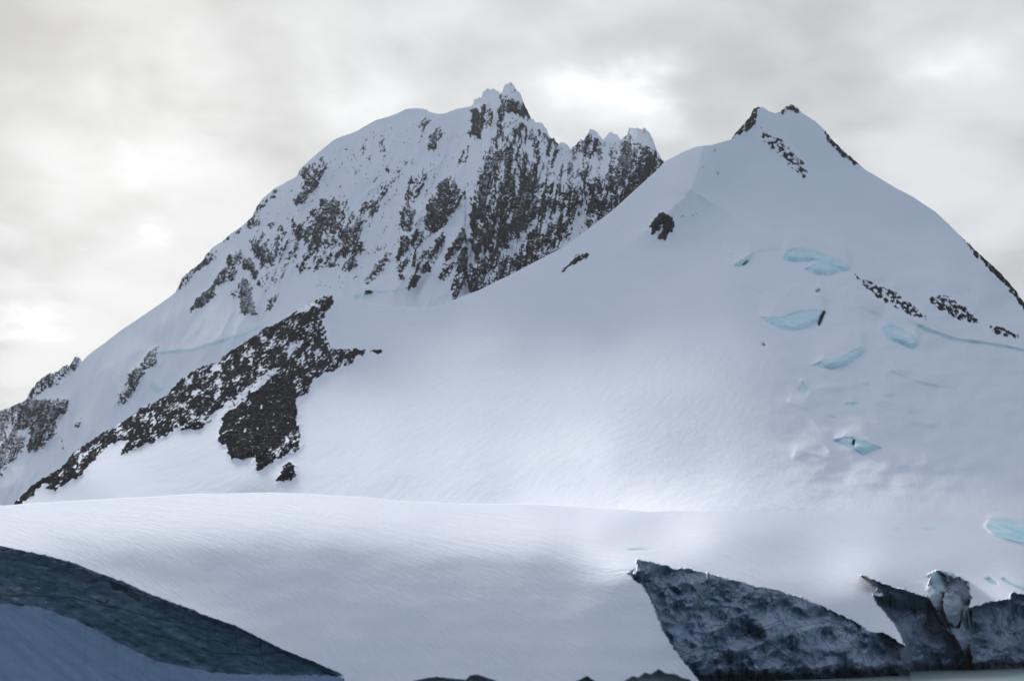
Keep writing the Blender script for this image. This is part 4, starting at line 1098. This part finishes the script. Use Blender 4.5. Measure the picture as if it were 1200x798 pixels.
attrs = {'rock': S.full(np.zeros_like(px)), 'ice': S.full(ice_v), 'cliff': S.full(cliff_v), 'dark': S.full(dark_v), 'apron': S.full(apron * 1.0), 'powder': S.full(powder_v), 'teal': S.full(teal_v)}
fcid = samp_id(cm, S.fpx + 1.6 * fbm(S.fpx / 6, S.fpy / 6, 3, 431), S.fpy + 1.3 * fbm(S.fpx / 6, S.fpy / 6, 3, 433))
flip = np.interp(S.fpx, lx, ly); ffoot = np.interp(S.fpx, fx, fy)
code = np.where(fcid == 9, 2, fcid)
code = np.where((S.fpx < 402) & (S.fpy > flip) & (S.fpy <= ffoot) & (code == 0), 50, code)
code = np.where((S.fpx < 402) & (S.fpy > ffoot) & (code == 0), 51, code)
flid = samp_id(lid, S.fpx, S.fpy)
code = np.where((flid > 0) & (code == 0), 60 + flid, code)
fdark = S.face_mean(notch) > 0.5
fgap = S.face_mean(np.maximum(gap * 1.0, holes)) > 0.5
code = np.where(fdark & (code > 0) & (code < 10), 100 + code, code)
code = np.where(fgap & (code > 0) & (code < 60), 200 + code, code)
fc = S.front_ids(code)
dome = mesh_obj('snow_dome', S.V, S.faces[fc == 0], attrs, MAT_FORE)
tags(dome, 'broad wind-streaked snow dome of the near ice cap', kind='structure')


def with_holes(o, key):
    for base, nm, least in ((100, 'wave_notch', 30), (200, 'dark_hole', 5)):
        lb = components(code == base + key)
        u, c = np.unique(lb[lb > 0], return_counts=True)
        rest = np.zeros(lb.shape, bool)
        for q, cc in zip(u, c):
            if cc >= least:
                mesh_obj(nm, S.V, S.faces[S.front_ids((lb == q).astype(int)) == 1], attrs, MAT_FORE, o)
            else:
                rest |= lb == q
        if rest.any():
            mesh_obj('ice_chips', S.V, S.faces[S.front_ids(rest.astype(int)) == 1], attrs, MAT_FORE, o)['kind'] = 'stuff'


for i, (poly, off, lbl) in enumerate(CLIFFS):
    o = tags(mesh_obj('ice_cliff', S.V, S.faces[fc == i + 1], attrs, MAT_FORE), lbl, 'ice cliff', 'ice cliffs along the water')
    with_holes(o, i + 1)
for i, (poly, off, tone, nm, lbl) in enumerate(BROKEN):
    sel = fc == 10 + i
    if sel.any():
        tags(mesh_obj(nm, S.V, S.faces[sel], attrs, MAT_FORE), lbl, 'ice', 'broken ice between the cliffs')
o = tags(mesh_obj('ice_cliff', S.V, S.faces[fc == 50], attrs, MAT_FORE), 'long tapering dark ice wall above the shaded blue snow apron', 'ice cliff')
with_holes(o, 50)
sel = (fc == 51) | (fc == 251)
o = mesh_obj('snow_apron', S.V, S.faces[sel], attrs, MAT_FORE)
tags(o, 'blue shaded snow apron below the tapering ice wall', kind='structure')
for i, (p, r, lbl) in enumerate(LENS):
    sel = fc == 61 + i
    if sel.any():
        tags(mesh_obj('ice_wall', S.V, S.faces[sel], attrs, MAT_FORE), lbl, 'ice wall', 'blue ice lenses at the glacier foot')

# ------------------------------------------------------------------ sea
me = bpy.data.meshes.new('sea')
n = 60
gx = np.sign(np.linspace(-1, 1, n)) * np.abs(np.linspace(-1, 1, n)) ** 3 * 25000
gy = np.sign(np.linspace(-1, 1, n)) * np.abs(np.linspace(-1, 1, n)) ** 3 * 25000 + 400
X, Y = np.meshgrid(gx, gy)
vv = np.stack([X, Y, np.zeros_like(X)], -1).reshape(-1, 3)
ii = np.arange(n * n).reshape(n, n)
ff = np.stack([ii[:-1, :-1], ii[:-1, 1:], ii[1:, 1:], ii[1:, :-1]], -1).reshape(-1, 4)
m = bpy.data.materials.new('sea_water'); m.use_nodes = True
T = NT(m.node_tree)
P = T.n('NewGeometry').outputs['Position']
h = T.math('ADD', T.noise(T.mapping(P, (0, 0, 0.3), (0.5, 1.0, 1)), 0.6, 5, 0.6), T.math('MULTIPLY', T.noise(P, 0.05, 3), 2.0))
bp = T.n('Bump', {'Strength': 0.35, 'Distance': 0.35, 'Height': h}).outputs[0]
bs = T.n('BsdfPrincipled', {'Base Color': (0.13, 0.20, 0.21, 1), 'Roughness': 0.3, 'IOR': 1.333, 'Normal': bp})
T.n('OutputMaterial', {0: bs.outputs[0]})
sea = mesh_obj('sea', vv, ff, {}, m)
tags(sea, 'calm grey-green sea at the foot of the ice cliffs', kind='structure')

# ------------------------------------------------------------------ haze
HAZE = 1.0e-5
if HAZE > 0:
    x0, x1, y0, y1, z0, z1 = -26500, 26500, -26500, 26500, -60, 1900
    bv = np.array([(x, y, z) for z in (z0, z1) for y in (y0, y1) for x in (x0, x1)], float)
    bf = np.array([(0, 2, 3, 1), (4, 5, 7, 6), (0, 1, 5, 4), (2, 6, 7, 3), (0, 4, 6, 2), (1, 3, 7, 5)])
    m = bpy.data.materials.new('thin_haze'); m.use_nodes = True
    T = NT(m.node_tree)
    v = T.n('VolumePrincipled', {'Color': (0.93, 0.95, 1.0, 1), 'Density': HAZE, 'Anisotropy': 0.2})
    T.n('OutputMaterial', {'Volume': v.outputs[0]})
    hz = mesh_obj('haze', bv, bf, {}, m, smooth=False)
    hz['kind'] = 'stuff'
